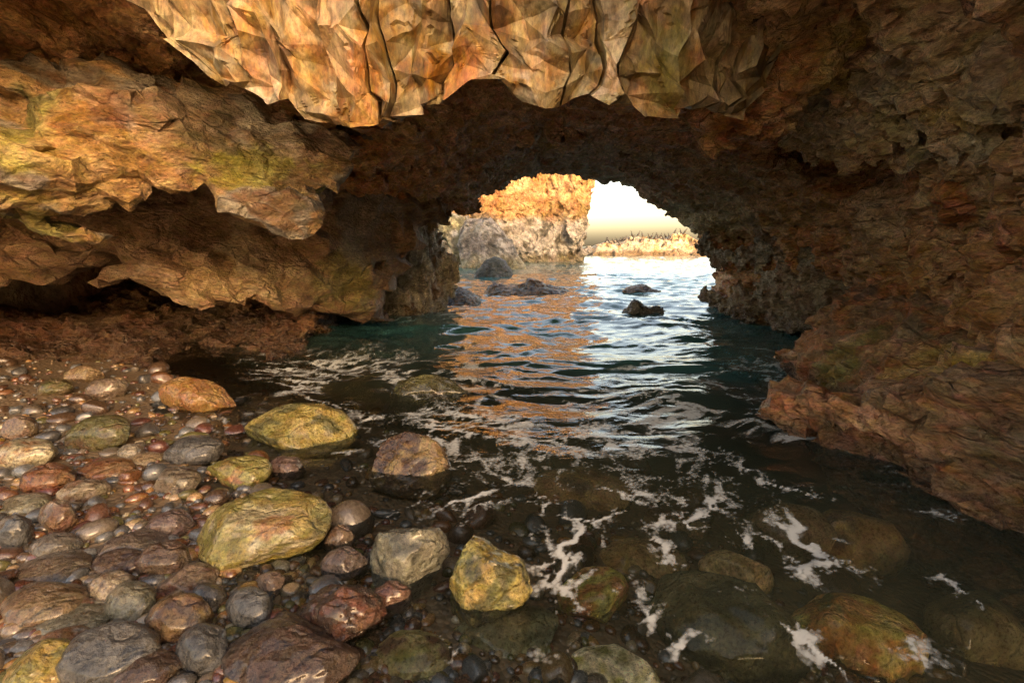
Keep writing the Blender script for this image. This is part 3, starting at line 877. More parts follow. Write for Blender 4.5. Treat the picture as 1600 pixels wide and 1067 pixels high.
headland = rock_mass("sea_cliff", cliff_fn, (-16, 34, -1.5), (9.5, 56, 15), 0.16, 2, M_FAR, cliff_col, None,
                     fine=(('f', 0.7, 0.16, (1, 1, 1), 321), ('f', 0.3, 0.07, (1, 1, 1), 322), ('n', 0.6, 0.06, (1, 1, 1), 323)))
tag(headland, "tall cliff of orange rock with a pale foot, seen through the arch", "cliff")

def stack(name, label, cat, px0, px1, top, base, depth, shape_px, colf, mat=M_FAR, seed=400, fa=0.3, h=None, rnd=0.3, back=3.0, lean=0.2):
    y0 = at_z((px0 + px1) / 2, base, 0)[1]
    pol = [(q[0], q[2]) for q in (at_y(a, b, y0) for a, b in shape_px)]
    xs_ = [q[0] for q in pol]
    w = max(xs_) - min(xs_)
    ztop = max(q[1] for q in pol)
    h = h or max(0.02, y0 / 500.0 * 1.3)
    def fn(p):
        x, y, z = p.T
        d = poly_sdf(x, z, pol)
        f = smax(d, (y0 + lean * np.maximum(z, -0.2) + 0.25 * depth * ((x - np.mean(xs_)) / (w / 2)) ** 2 - y) * 0.9, rnd)
        f = smax(f, (y - y0 - depth + lean * z), rnd)
        a, e = facets(p / (w * 0.28), seed)
        b, e2 = facets(p / (w * 0.12), seed + 1)
        return f + fa * w * 0.13 * a + fa * w * 0.06 * b + 0.02 * w * fbm(p * 4 / w, 3, seed + 2)
    lo = (min(xs_) - 0.15 * w, y0 - 0.15 * w - 0.1 * depth, -0.4 - 0.03 * w)
    hi = (max(xs_) + 0.15 * w, y0 + depth * 1.2 + 0.15 * w, ztop + 0.12 * w)
    ob = rock_mass(name, fn, lo, hi, h, 2, mat, colf, None,
                   fine=(('f', w * 0.06, w * 0.012, (1, 1, 1), seed + 3), ('n', w * 0.1, w * 0.008, (1, 1, 1), seed + 4)))
    tag(ob, label, cat)
    return ob
def greycol(p, n):
    c = palette(p, [(0.24, 0.21, 0.17), (0.36, 0.32, 0.26), (0.15, 0.13, 0.10), (0.42, 0.37, 0.29)], 0.8, 331, 1.9)
    t = sstep(1.2, 0.3, p[:, 2] + 0.5 * fbm(p, 3, 333))[:, None] * 0.6
    return c * (1 - t) + np.array((0.34, 0.28, 0.12)) * t
def palecol(p, n):
    c = palette(p, [(0.36, 0.33, 0.25), (0.5, 0.46, 0.36), (0.2, 0.18, 0.1), (0.44, 0.38, 0.2)], 1.2, 335, 1.9)
    t = sstep(1.6, 0.6, p[:, 2] + 0.5 * fbm(p, 3, 337))[:, None] * 0.7
    return c * (1 - t) + np.array((0.26, 0.2, 0.05)) * t
def darkcol(p, n):
    return palette(p, [(0.06, 0.055, 0.045), (0.14, 0.13, 0.11), (0.09, 0.085, 0.06), (0.22, 0.2, 0.16)], 0.5, 341, 1.8)
def weedcol(p, n):
    return palette(p, [(0.08, 0.045, 0.02), (0.16, 0.095, 0.04), (0.22, 0.13, 0.05), (0.10, 0.07, 0.03)], 0.25, 351, 1.9)
stack("sea_stack", "tall grey slab of rock leaning against the orange cliff", "sea stack", 716, 822, 338, 421, 4.0,
      [(716, 432), (714, 400), (720, 345), (735, 338), (762, 338), (778, 352), (800, 385), (822, 420), (826, 432)], greycol, seed=410, lean=0.35)
stack("sea_stack", "pale rock with a dark hollow between the pillar and the grey slab", "sea stack", 655, 722, 338, 418, 4.0,
      [(640, 432), (640, 320), (700, 330), (725, 335), (725, 432), (712, 432), (708, 400), (694, 372), (676, 372), (664, 395), (662, 432)], palecol, seed=420, lean=0.2)
stack("sea_boulder", "rounded charcoal boulder at the foot of the grey slab", "boulder", 740, 801, 403, 434, 2.0,
      [(736, 440), (742, 425), (757, 408), (772, 402), (788, 408), (798, 424), (803, 440)], darkcol, seed=430, rnd=0.4, lean=0.5)
stack("sea_boulder", "pale lumpy boulder on the waterline beside the pillar", "boulder", 674, 714, 408, 437, 1.6,
      [(670, 444), (672, 420), (680, 408), (692, 412), (704, 424), (716, 436), (718, 444)], palecol, seed=440, lean=0.5)
stack("reef_rock", "low brown seaweed covered reef spreading flat above the water", "reef rock", 758, 905, 430, 462, 2.0,
      [(752, 474), (758, 456), (768, 446), (785, 452), (800, 453), (818, 450), (828, 440), (842, 441), (856, 450), (880, 455), (904, 461), (910, 474)], weedcol, M_REEF, seed=450, lean=1.6, fa=0.18)
stack("reef_rock", "brown weedy reef rock at the foot of the grey pillar", "reef rock", 684, 745, 444, 476, 1.5,
      [(676, 486), (678, 458), (690, 452), (712, 450), (730, 458), (744, 470), (750, 486)], weedcol, M_REEF, seed=460, lean=1.4, fa=0.3)
stack("reef_rock", "dark jagged rock breaking the surface in the channel", "reef rock", 978, 1042, 464, 491, 0.6,
      [(968, 500), (978, 484), (988, 470), (1002, 464), (1012, 470), (1020, 479), (1036, 480), (1043, 488), (1048, 500)], darkcol, M_REEF, seed=470, lean=0.6, fa=0.6)
stack("reef_rock", "thin flat rock barely awash beyond the jagged dark rock", "reef rock", 978, 1038, 448, 458, 0.8,
      [(970, 466), (978, 455), (992, 449), (1008, 448), (1022, 452), (1040, 455), (1044, 466)], weedcol, M_REEF, seed=480, lean=0.9, fa=0.5)

isl_px = [(915, 408), (925, 394), (940, 386), (955, 383), (962, 379), (978, 377), (986, 372), (996, 374), (1010, 370), (1020, 375), (1036, 372), (1050, 374), (1060, 368), (1072, 367), (1084, 374), (1098, 383), (1112, 390), (1130, 399), (1150, 408)]
ISL_Y = 84.0
def isl_col(p, n):
    c = palette(p, [(0.24, 0.19, 0.13), (0.38, 0.32, 0.23), (0.30, 0.2, 0.10), (0.42, 0.37, 0.28)], 2.2, 361, 1.9)
    t = sstep(1.0, 0.4, p[:, 2] + 0.5 * fbm(p * 0.6, 3, 363))[:, None] * 0.85
    return c * (1 - t) + np.array((0.11, 0.07, 0.03)) * t
def isl_fn(p):
    x, y, z = p.T
    pol = [(q[0], q[2]) for q in (at_y(a, b, ISL_Y) for a, b in isl_px)]
    d = poly_sdf(x, z, pol)
    f = smax(d, (ISL_Y - 1.5 + 0.7 * z - y) * 0.8, 0.8)
    f = smax(f, y - ISL_Y - 9 + z, 0.8)
    a, e = facets(p / 4.0, 501)
    b, e2 = facets(p / 1.5, 502)
    return f + 0.8 * a + 0.35 * b
island = rock_mass("rock_island", isl_fn, (10, 78, -1.5), (42, 98, 5.5), 0.2, 2, M_FAR, isl_col, None,
                   fine=(('f', 0.8, 0.16, (1, 1, 1), 503), ('n', 0.6, 0.06, (1, 1, 1), 504)))
tag(island, "low pale rock island crowded with dark seabirds on the horizon", "island")

# ------------------------------------------------------------------ seabed and shore
def ground_z(x, y):
    x = np.asarray(x, float); y = np.asarray(y, float)
    # signed distance to the right of the shoreline from (-0.45, 1.2) to (-3.2, 5.1)
    ax, ay, bx, by = -0.55, 1.2, -3.3, 5.1
    ex, ey = bx - ax, by - ay
    l = math.hypot(ex, ey)
    s = ((x - ax) * ey - (y - ay) * ex) / l
    z = np.where(s > 0, -0.17 * s, 0.055 * -s)
    z = np.minimum(z, 0.2)
    z = z - 0.16 * np.maximum(y - 4.2 + 0.0 * x, 0) * sstep(-0.5, 1.2, s)
    z = z - 0.02
    return np.maximum(z, -3.0)
def gz(x, y):
    p = np.stack([np.ravel(x), np.ravel(y), np.zeros(np.size(x))], 1)
    return ground_z(np.ravel(x), np.ravel(y)) + 0.03 * fbm(p * 1.3, 4, 601)
gy = np.concatenate([[-12, -6, -3, -1], np.geomspace(0.5, 40, 220), np.geomspace(45, 9000, 30)])
gt = np.linspace(-1, 1, 220)
GX = gt[:, None] * (1.4 * np.abs(gy)[None] + 6)
GY = np.repeat(gy[None], len(gt), 0)
GZ = gz(GX, GY).reshape(GX.shape)
GV = np.stack([GX.ravel(), GY.ravel(), GZ.ravel()], 1)
def grid_quads(n, m):
    i = np.arange((n - 1) * m).reshape(n - 1, m)[:, :-1].ravel()
    return np.stack([i, i + m, i + m + 1, i + 1], 1)
mg, t_, N_, L_, B_ = mat_new("gravel_bed")
tc_ = N_.new("ShaderNodeTexCoord")
v1 = N_.new("ShaderNodeTexVoronoi")
v1.inputs["Scale"].default_value = 28
L_.new(tc_.outputs["Object"], v1.inputs["Vector"])
n1 = nz(N_, L_, tc_.outputs["Object"], 2.2, 5, 0.6)
cA = mixc(N_, L_, n1, (0.11, 0.075, 0.042, 1), (0.24, 0.165, 0.09, 1))
cB = mixc(N_, L_, mr(N_, L_, v1.outputs["Color"], 0, 1, 0, 1), cA, (0.11, 0.08, 0.05, 1))
L_.new(cB, B_.inputs["Base Color"])
B_.inputs["Roughness"].default_value = 0.45
bp_ = N_.new("ShaderNodeBump")
bp_.inputs["Distance"].default_value = 0.02
bp_.inputs["Strength"].default_value = 0.8
inv = math_(N_, L_, 'SUBTRACT', 1.0, v1.outputs["Distance"])
L_.new(inv, bp_.inputs["Height"])
L_.new(bp_.outputs[0], B_.inputs["Normal"])
seabed = to_mesh("seabed", GV, grid_quads(len(gt), len(gy))[:, ::-1][:, ::-1], mg)
tag(seabed, "dark gravel shore sloping down under the water", kind="structure")

# ------------------------------------------------------------------ stones
def ico(sub):
    bm = bmesh.new()
    bmesh.ops.create_icosphere(bm, subdivisions=sub, radius=1)
    V = np.array([v.co[:] for v in bm.verts])
    Q = np.array([[v.index for v in f.verts] for f in bm.faces])
    bm.free()
    return V, Q
ICO = {s: ico(s) for s in (2, 3, 4, 5, 6)}
def stone_verts(sub, seed, planes=7, cut=(0.6, 0.95), lump=0.12, rough=0.02, hard=0.85, cuts=()):
    r = np.random.RandomState(seed)
    V, Q = ICO[sub]
    V = V.copy()
    V *= (1 + lump * fbm(V * 0.9 + seed, 3, seed))[:, None]
    for n, d in cuts:
        n = np.array(n, float) / np.linalg.norm(n)
        V = V - n[None] * (np.maximum(V @ n - d, 0) * 0.97)[:, None]
    for _ in range(planes):
        n = r.normal(size=3)
        n /= np.linalg.norm(n)
        d = r.uniform(*cut)
        t = V @ n - d
        V = V - n[None] * (np.maximum(t, 0) * hard)[:, None]
    nn = V / np.linalg.norm(V, axis=1, keepdims=True)
    V = V + nn * (rough * fbm(V * 4 + seed, 5, seed + 3, 0.6) + rough * 0.6 * fbm(V * 2 + seed, 3, seed + 9, ridged=True))[:, None]
    V = V - (V.max(0) + V.min(0)) / 2
    V /= (V.max(0) - V.min(0)) / 2
    return V, Q

STONES = []      # footprint for packing: x, y, rx
HEROES = []      # (short name, x, y)
# px box, colours, kind, label
WETK = 0.5
def boulder(name, x0, y0, x1, y1, cols, label, short, seed, cat="boulder", sink=0.25, planes=8, rough=0.035, rot=0.0, pat=(), tilt=0.0, deep=0.0, flat=1.0, group=None, sub=5, mat=None, hard=0.9, cut=(0.55, 0.92), cuts=()):
    """a boulder whose outline fills the photo box; deep > 0 sets its top below the water"""
    pxc = (x0 + x1) / 2
    zf = -deep
    for _ in range(6):
        q = at_z(pxc, y1 - 0.10 * (y1 - y0), zf)
        zg = float(gz(np.array([q[0]]), np.array([q[1]]))[0])
        zf = min(-deep, zg - 0.05) if deep else max(zg, -0.02)
    dep = q[1] * cT + (H - zf) * sT
    w = (x1 - x0) / FPX * dep / 2
    dyr = w * 0.72 * flat
    zt = at_y(pxc, y0, q[1] + dyr * 0.9)[2]          # top seen along the upper edge of the box
    zt = max(zt, zf + 0.3 * w) if not deep else min(max(zt, zf + 0.35 * w), -0.03 if deep > 0.13 else 0.03)
    zb = min(zg, zf) - sink * 0.5 * (zt - zf) - 0.02
    hz = min((zt - zb) / 2 * 1.06, 1.3 * w)
    V, Q = stone_verts(4 if deep else sub, seed, planes, cut, 0.14, rough, hard, cuts)
    n_unit = V / np.linalg.norm(V, axis=1, keepdims=True)
    S = V * np.array([w, dyr, hz])
    c, s_ = math.cos(tilt), math.sin(tilt)
    R = np.array([[c, 0, -s_], [0, 1, 0], [s_, 0, c]])
    c, s_ = math.cos(rot), math.sin(rot)
    R = np.array([[c, -s_, 0], [s_, c, 0], [0, 0, 1]]) @ R
    S = S @ R.T
    S[:, 0] *= w / np.abs(S[:, 0]).max()
    cz = zt - hz * 0.97
    col = palette(V * max(w, .05) * 2.0 + seed, cols, 0.28 * max(w, .1) / 0.15 * 0.6, seed + 5, 1.9)
    col = patches(V, col, [(np.array(a), b, k, g) for a, b, k, g in pat], seed + 11)
    nn_ = S / (np.linalg.norm(S, axis=1, keepdims=True) + 1e-9)
    S = S + nn_ * (w * (0.035 * fbm(S / w * 3 + seed, 5, seed + 21, 0.6) + 0.5 * rough * facets(S / w * 2.6 + seed, seed + 22)[0] + 0.02 * fbm(S / w * 9, 4, seed + 23, 0.6)))[:, None]
    o = to_mesh(name, S, Q, mat or M_BOULDER, col * (WETK if not deep else 1.8))
    o.data.set_sharp_from_angle(angle=math.radians(40))
    o.location = (q[0], q[1] + dyr * 0.75, cz)
    tag(o, label, cat, group)
    STONES.append((q[0], q[1] + dyr * 0.75, max(w, dyr)))
    HEROES.append((short, q[0], q[1] + dyr * 0.75, w))
    return o

YG = (0.34, 0.30, 0.06); YEL = (0.50, 0.38, 0.08); PALE = (0.58, 0.50, 0.30); OLIVE = (0.16, 0.15, 0.04)
DBROWN = (0.075, 0.04, 0.022); RBROWN = (0.13, 0.045, 0.022); SLATE = (0.085, 0.085, 0.08); ORNG = (0.42, 0.19, 0.04); TAN = (0.40, 0.28, 0.14)
B = boulder
B("boulder", 278, 780, 498, 903, [PALE, YG, YEL, PALE, YG], "largest pale yellow boulder, flat topped, with an olive end, on the wet shore", "big yellow boulder", 1011, planes=4, rough=0.04, hard=0.9, cut=(0.75, 0.95), cuts=[((0.3, -0.15, 1), 0.58), ((0.1, -1, 0.45), 0.66), ((1, -0.3, 0.75), 0.7), ((-0.8, -0.5, 0.9), 0.8), ((0.5, -1, -0.4), 0.72)],
  pat=[((0.8, 0.2, -0.1), 0.6, OLIVE, 0.7), ((0.1, -0.3, 0.9), 0.5, PALE, 0.7), ((0.35, -0.5, 0.5), 0.28, ORNG, 0.8), ((-0.6, -0.6, -0.3), 0.7, YG, 0.6)], sink=0.15, tilt=0.12)
B("boulder", 365, 632, 541, 708, [YG, YEL, OLIVE, YG], "broad low yellow green boulder with a smooth top at the water's edge", "low yellow green boulder", 1022, planes=8, sink=0.3,
  pat=[((0.3, -0.6, 0.3), 0.5, YEL, 0.8), ((-0.3, 0.3, 0.8), 0.6, OLIVE, 0.6)])
B("boulder", 240, 594, 354, 652, [ORNG, (0.5, 0.27, 0.06), RUST], "long tilted orange boulder lying in the shallows", "orange boulder", 1033, sink=0.25, tilt=-0.3, flat=0.7)
B("boulder", 572, 678, 704, 756, [BROWN, (0.36, 0.24, 0.08), UMBER, GOLD], "craggy golden brown boulder half sunk in the foaming water", "craggy brown boulder", 1044, rough=0.08, sink=0.3)
B("boulder", 310, 713, 412, 770, [(0.32, 0.22, 0.05), YG, ORNG], "smooth rounded golden olive boulder with a wet top", "rounded golden boulder", 1055, planes=4, sink=0.25)
B("boulder", 588, 586, 732, 626, [OLIVE, (0.09, 0.08, 0.025), UMBER], "long flat dark mossy slab awash in the channel", "dark mossy slab", 1066, sink=0.35, flat=0.5, rough=0.05)
B("boulder", 696, 840, 832, 968, [YEL, (0.56, 0.42, 0.1), OLIVE, YG], "pointed bright yellow rock standing out of the water", "pointed yellow rock", 1077, rough=0.08, sink=0.25, planes=10,
  pat=[((0, -0.3, 0.8), 0.5, YEL, 0.7), ((-0.4, -0.3, 0.1), 0.5, OLIVE, 0.7)])
B("boulder", 568, 818, 698, 928, [(0.24, 0.23, 0.15), (0.32, 0.30, 0.2), (0.14, 0.13, 0.08)], "rough grey green rock just under the water surface", "grey green rock", 1088, rough=0.06, sink=0.3)
B("boulder", 452, 913, 592, 1022, [RBROWN, DBROWN, (0.2, 0.075, 0.035)], "glossy dark red boulder with deep folds at the water's edge", "dark red boulder", 1099, rough=0.09, sink=0.2, planes=11)
B("boulder", 322, 975, 545, 1100, [DBROWN, (0.10, 0.055, 0.03), UMBER], "biggest dark brown boulder, wet and pitted, at the bottom of the shore", "biggest dark brown boulder", 1110, rough=0.05, sink=0.25)
B("boulder", 872, 896, 992, 996, [OLIVE, YG, (0.3, 0.14, 0.04), YG], "sunken boulder, half olive and half rust, beside the pointed yellow rock", "olive and rust boulder", 1121, rough=0.05, sink=0.3, deep=0.16)
B("boulder", 1105, 862, 1214, 946, [TAN, (0.46, 0.32, 0.14), (0.3, 0.2, 0.08)], "smooth tan oval boulder lying under clear water", "tan oval boulder", 1132, planes=4, sink=0.3, deep=0.2, rot=-0.35)
B("boulder", 1272, 945, 1470, 1090, [YG, (0.38, 0.28, 0.06), ORNG, OLIVE], "long mustard and orange boulder under the surface by the dark slab", "mustard boulder", 1143, rough=0.06, sink=0.3, deep=0.16, rot=-0.5,
  pat=[((-0.2, -0.6, 0.2), 0.5, (0.3, 0.12, 0.03), 0.8)])
B("boulder", 1035, 915, 1275, 1090, [(0.05, 0.045, 0.02), (0.10, 0.085, 0.035), (0.15, 0.12, 0.05)], "large blackish green slab lying under the water", "blackish green slab", 1154, rough=0.06, sink=0.3, deep=0.2, rot=-0.5)
B("boulder", 828, 736, 1005, 806, [(0.24, 0.12, 0.04), (0.34, 0.2, 0.07), UMBER], "rusty orange reef top just breaking the water in the foam", "rusty reef top", 1165, rough=0.09, sink=0.3, deep=0.12)
B("boulder", 1285, 800, 1435, 920, [(0.22, 0.13, 0.05), (0.3, 0.19, 0.07), UMBER], "big brown boulder sunken in front of the reddish outcrop", "sunken brown boulder", 1176, rough=0.04, sink=0.3, deep=0.25)
B("boulder", 1190, 790, 1330, 900, [(0.2, 0.13, 0.06), (0.28, 0.18, 0.08)], "smooth umber boulder deep under water between tan oval and sunken brown ones", "umber boulder", 1187, planes=4, deep=0.35)
B("boulder", 890, 1024, 1040, 1110, [YG, PALE, OLIVE], "pale green boulder under water at the bottom beside the blackish slab", "pale green boulder", 1198, deep=0.12)
B("boulder", 1480, 930, 1640, 1060, [(0.13, 0.1, 0.04), (0.2, 0.15, 0.06)], "dim olive boulder far under water beside the mustard one", "dim olive boulder", 1209, deep=0.25)
B("boulder", 940, 850, 1090, 920, [(0.2, 0.12, 0.05), (0.27, 0.17, 0.06), OLIVE], "brown sunken boulder crossed by foam behind the blackish slab", "foam crossed boulder", 1210, deep=0.3)
B("boulder", 700, 960, 880, 1067, [(0.09, 0.085, 0.04), (0.14, 0.12, 0.05)], "murky green boulder under water before the pointed yellow rock", "murky green boulder", 1221, deep=0.22)
B("boulder", 560, 1000, 700, 1090, [OLIVE, (0.22, 0.17, 0.06), UMBER], "sunken mossy boulder beside the dark red one", "sunken mossy boulder", 1232, deep=0.1)
B("boulder", 1000, 800, 1120, 850, [(0.2, 0.13, 0.06), UMBER], "low brown rock under the foam ring behind the tan oval boulder", "low brown rock", 1233, deep=0.3)
B("boulder", 1440, 830, 1590, 920, [(0.14, 0.08, 0.035), (0.2, 0.11, 0.05)], "russet boulder deep in the shade below the reddish outcrop", "russet boulder", 1234, deep=0.3)
B("boulder", -30, 1008, 98, 1100, [YEL, (0.5, 0.36, 0.06), YG], "bright mustard boulder at the corner of the shore, cut by the frame", "corner mustard boulder", 1243, rough=0.05, sink=0.1)
cs = [
 (245, 682, 334, 730, [SLATE, (0.2, 0.19, 0.17), (0.12, 0.115, 0.1)], "ridged slate grey stone with pale streaks behind the golden olive boulder", "ridged slate stone"),
 (224, 730, 303, 777, [(0.16, 0.11, 0.06), (0.25, 0.2, 0.13), DBROWN], "mottled brown stone beside the golden olive boulder", "mottled brown stone"),
 (92, 649, 192, 708, [(0.14, 0.10, 0.03), OLIVE, (0.2, 0.12, 0.04)], "dark knobbly olive stone on the upper shore", "knobbly olive stone"),
 (340, 920, 425, 985, [SLATE, (0.16, 0.165, 0.16), (0.1, 0.1, 0.1)], "blue grey angular stone next to the dark red boulder", "blue grey stone"),
 (213, 930, 315, 1018, [(0.16, 0.09, 0.035), (0.24, 0.14, 0.05), DBROWN], "round golden brown stone with pale veins", "veined round stone"),
 (202, 848, 285, 913, [DBROWN, (0.15, 0.09, 0.05), (0.1, 0.06, 0.04)], "dark banded stone just in front of the shore pools", "dark banded stone"),
 (260, 980, 352, 1058, [SLATE, (0.11, 0.115, 0.12)], "dull slate stone against the biggest dark brown boulder", "dull slate stone"),
 (72, 985, 218, 1085, [(0.10, 0.1, 0.095), (0.16, 0.155, 0.14), SLATE], "long charcoal stone with fine scratches near the mustard corner boulder", "long charcoal stone"),
 (18, 952, 145, 1004, [(0.22, 0.20, 0.12), (0.28, 0.25, 0.16)], "flat olive grey oval stone", "olive grey oval"),
 (38, 984, 128, 1038, [ORNG, (0.36, 0.17, 0.05), (0.45, 0.42, 0.36)], "orange stone with a white quartz patch", "orange quartz stone"),
 (145, 914, 232, 976, [(0.2, 0.19, 0.12), (0.3, 0.27, 0.17)], "tilted grey green oval stone", "grey green oval"),
 (120, 896, 198, 942, [TAN, (0.5, 0.4, 0.26), (0.26, 0.17, 0.08)], "pale tan stone with brown stains", "stained tan stone"),
 (98, 936, 149, 964, [(0.25, 0.12, 0.06), (0.3, 0.16, 0.09)], "small smooth reddish stone above the olive grey oval", "small reddish stone"),
 (578, 909, 640, 953, [(0.26, 0.13, 0.08), (0.2, 0.1, 0.06)], "smooth pinkish stone under water beside the dark red boulder", "pinkish stone"),
 (228, 888, 332, 940, [(0.18, 0.1, 0.05), (0.34, 0.24, 0.15), RBROWN], "long brown stone with a quartz streak", "quartz streaked stone"),
 (98, 718, 192, 752, [(0.26, 0.12, 0.04), RUST, (0.36, 0.2, 0.08)], "flat rusty stone on the upper shore", "flat rusty stone"),
 (20, 726, 98, 778, [(0.22, 0.11, 0.04), RUST, DBROWN], "lumpy copper brown stone near the shore's far end", "lumpy copper stone"),
 (86, 748, 152, 788, [(0.22, 0.13, 0.06), (0.42, 0.34, 0.22)], "small craggy stone with white flecks", "flecked craggy stone"),
 (-20, 686, 68, 738, [(0.4, 0.27, 0.1), PALE, ORNG], "knobbly cream and orange stone cut by the frame", "knobbly cream stone"),
 (94, 570, 147, 602, [TAN, (0.34, 0.22, 0.1)], "upright tan stone close to the cave wall", "upright tan stone"),
 (130, 590, 185, 628, [(0.22, 0.15, 0.09), (0.3, 0.22, 0.14)], "brown rounded stone beside the upright tan one", "brown rounded stone"),
 (172, 694, 220, 722, [(0.45, 0.38, 0.27), (0.5, 0.42, 0.3)], "small whitish wedge stone", "whitish wedge stone"),
 (188, 708, 242, 730, [TAN, (0.36, 0.27, 0.15)], "thin buff stone lying beside the whitish wedge", "thin buff stone"),
 (50, 782, 112, 838, [(0.42, 0.32, 0.2), (0.22, 0.11, 0.05)], "angular cream and brown stone", "angular cream stone"),
 (-20, 774, 62, 806, [(0.34, 0.31, 0.2), (0.2, 0.17, 0.09)], "flat pale streaky stone at the shore's edge of frame", "flat streaky stone"),
 (-20, 804, 38, 864, [SLATE, (0.14, 0.14, 0.13)], "slate cobble cut by the frame below the streaky stone", "cut slate cobble"),
 (30, 834, 106, 878, [(0.17, 0.145, 0.11), (0.24, 0.2, 0.15)], "grey brown shiny cobble", "shiny grey cobble"),
 (222, 798, 290, 845, [(0.13, 0.08, 0.06), (0.19, 0.12, 0.09)], "purplish stone just behind the big yellow boulder", "purplish stone"),
 (-30, 918, 102, 985, [(0.2, 0.12, 0.05), (0.28, 0.18, 0.08)], "broad tawny stone above the olive grey oval", "broad tawny stone"),
 (130, 862, 210, 906, [DBROWN, (0.14, 0.085, 0.045)], "dark brown cobble behind the stained tan stone", "dark brown cobble"),
 (140, 832, 240, 880, [(0.12, 0.085, 0.06), (0.18, 0.13, 0.09)], "long dim brown stone in the shore pool", "long dim stone"),
 (0, 870, 118, 915, [(0.13, 0.09, 0.05), (0.19, 0.13, 0.07)], "low dusky brown stone on the shore", "low dusky stone"),
 (150, 1020, 262, 1090, [DBROWN, (0.11, 0.06, 0.03)], "dark chocolate stone at the bottom between slate ones", "chocolate stone"),
 (290, 912, 348, 960, [(0.13, 0.12, 0.11), SLATE], "small slate stone behind the blue grey one", "small slate stone"),
 (420, 955, 458, 985, [(0.14, 0.085, 0.04), (0.2, 0.12, 0.06)], "small brown stone wedged beside the dark red boulder", "wedged brown stone"),
 (394, 893, 440, 930, [(0.22, 0.15, 0.1), (0.28, 0.2, 0.13)], "pale brown stone in front of the big yellow boulder", "pale brown stone"),
 (495, 855, 570, 905, [(0.2, 0.14, 0.1), (0.15, 0.1, 0.07)], "dim mauve stone under water beside the big yellow boulder", "dim mauve stone"),
 (500, 820, 550, 858, [(0.3, 0.2, 0.12), (0.22, 0.14, 0.08)], "tan stone under water behind the dim mauve one", "underwater tan stone"),
 (410, 712, 470, 745, [(0.2, 0.12, 0.09), (0.25, 0.16, 0.12)], "rosy stone beside the golden olive boulder", "rosy stone"),
 (0, 650, 46, 690, [(0.3, 0.2, 0.11), (0.22, 0.14, 0.07)], "squat tan stone at the far shore", "squat tan stone"),
 (46, 592, 100, 622, [OLIVE, (0.24, 0.17, 0.07)], "low mossy stone under the cave wall", "low mossy stone"),
]
for i, c in enumerate(cs):
    B("stone", c[0], c[1], c[2], c[3], c[4], c[5] if len(c[5].split()) >= 4 else c[5] + " on the shore", c[6], 2000 + i * 7, cat="stone", sink=0.18, planes=6 + i % 4, rough=0.03 + 0.02 * (i % 3), sub=4,
      group="stones along the wet shore", rot=random.uniform(-0.5, 0.5), hard=0.8, cut=(0.65, 0.97))

# loose cobbles: shared meshes, a colour of their own each
COLN = {"rust brown": (0.20, 0.085, 0.03), "dark brown": (0.11, 0.065, 0.036), "slate grey": (0.14, 0.143, 0.138), "ochre": (0.36, 0.20, 0.06), "tan": (0.36, 0.26, 0.14), "olive": (0.15, 0.135, 0.045),
        "chestnut": (0.14, 0.065, 0.035), "grey brown": (0.17, 0.135, 0.095), "cream": (0.48, 0.40, 0.26), "maroon": (0.16, 0.06, 0.04), "charcoal": (0.10, 0.096, 0.09), "honey": (0.32, 0.2, 0.08)}
COLW = [4, 5, 4, 2, 3, 3, 5, 5, 1.3, 3, 4, 2]
cob_mesh = []
SHAPES = ["round", "flat", "oval", "angular", "blunt", "long"]
for i in range(18):
    shp = SHAPES[i % 6]
    V, Q = stone_verts(3, 3000 + i * 13, {"round": 3, "flat": 4, "oval": 3, "angular": 9, "blunt": 6, "long": 5}[shp], (0.6, 0.95), 0.16, 0.035, 0.85)
    sx, sy, sz = {"round": (1, .9, .8), "flat": (1, .8, .42), "oval": (1, .68, .6), "angular": (1, .8, .7), "blunt": (1, .85, .62), "long": (1.15, .5, .45)}[shp]
    V = V * np.array([sx, sy, sz])
    me_ob = to_mesh("cobble", V, Q, M_COBBLE)
    cob_mesh.append((shp, me_ob.data, sz))
    bpy.data.objects.remove(me_ob)
rs = np.random.RandomState(11)
def shore_s(x, y):
    ax, ay, bx, by = -0.55, 1.2, -3.3, 5.1
    return ((x - ax) * (by - ay) - (y - ay) * (bx - ax)) / math.hypot(bx - ax, by - ay)
cob = []
tries = 0
while len(cob) < 290 and tries < 60000:
    tries += 1
    px_ = rs.uniform(-40, 1560)
    py_ = rs.uniform(575, 1085)
    q = at_z(px_, py_, -0.02)
    s = shore_s(q[0], q[1])
    if s > 0.25 and rs.rand() > (0.3 if s < 1.2 else 0.15): continue
    if q[1] > 5.7 or q[0] > 2.2 or q[1] < 1.15: continue
    r = float(np.clip(rs.lognormal(math.log(0.06), 0.4), 0.03, 0.13))
    if s > 0.6: r *= 1.35
    ok = all((q[0] - a) ** 2 + (q[1] - b) ** 2 > (c * 0.82 + r * 0.66) ** 2 for a, b, c in STONES)
    if not ok: continue
    STONES.append((q[0], q[1], r))
    cob.append((q[0], q[1], r, s))
def near_label(x, y, r, colname, shp, seen):
    size = "tiny" if r < 0.035 else "small" if r < 0.055 else "fist-sized" if r < 0.085 else "larger"
    under = shore_s(x, y) > 0.45
    order = sorted(HEROES, key=lambda h: (h[1] - x) ** 2 + (h[2] - y) ** 2)
    cand = []
    for h in order[:10]:
        dx, dy = x - h[1], y - h[2]
        if abs(dy) > abs(dx): rel = "behind" if dy > 0 else "in front of"
        else: rel = "seaward of" if dx > 0 else "landward of"
        cand.append(f"{size} {colname} {shp} cobble {'under water ' if under else ''}{rel} the {h[0]}")
    for a in order[:5]:
        for b in order[:7]:
            if a is not b: cand.append(f"{size} {colname} {shp} cobble between the {a[0]} and the {b[0]}")
    for l in cand:
        if l not in seen and len(l.split()) <= 16:
            seen.add(l)
            return l
    return cand[0]
seen = set()
names = list(COLN)
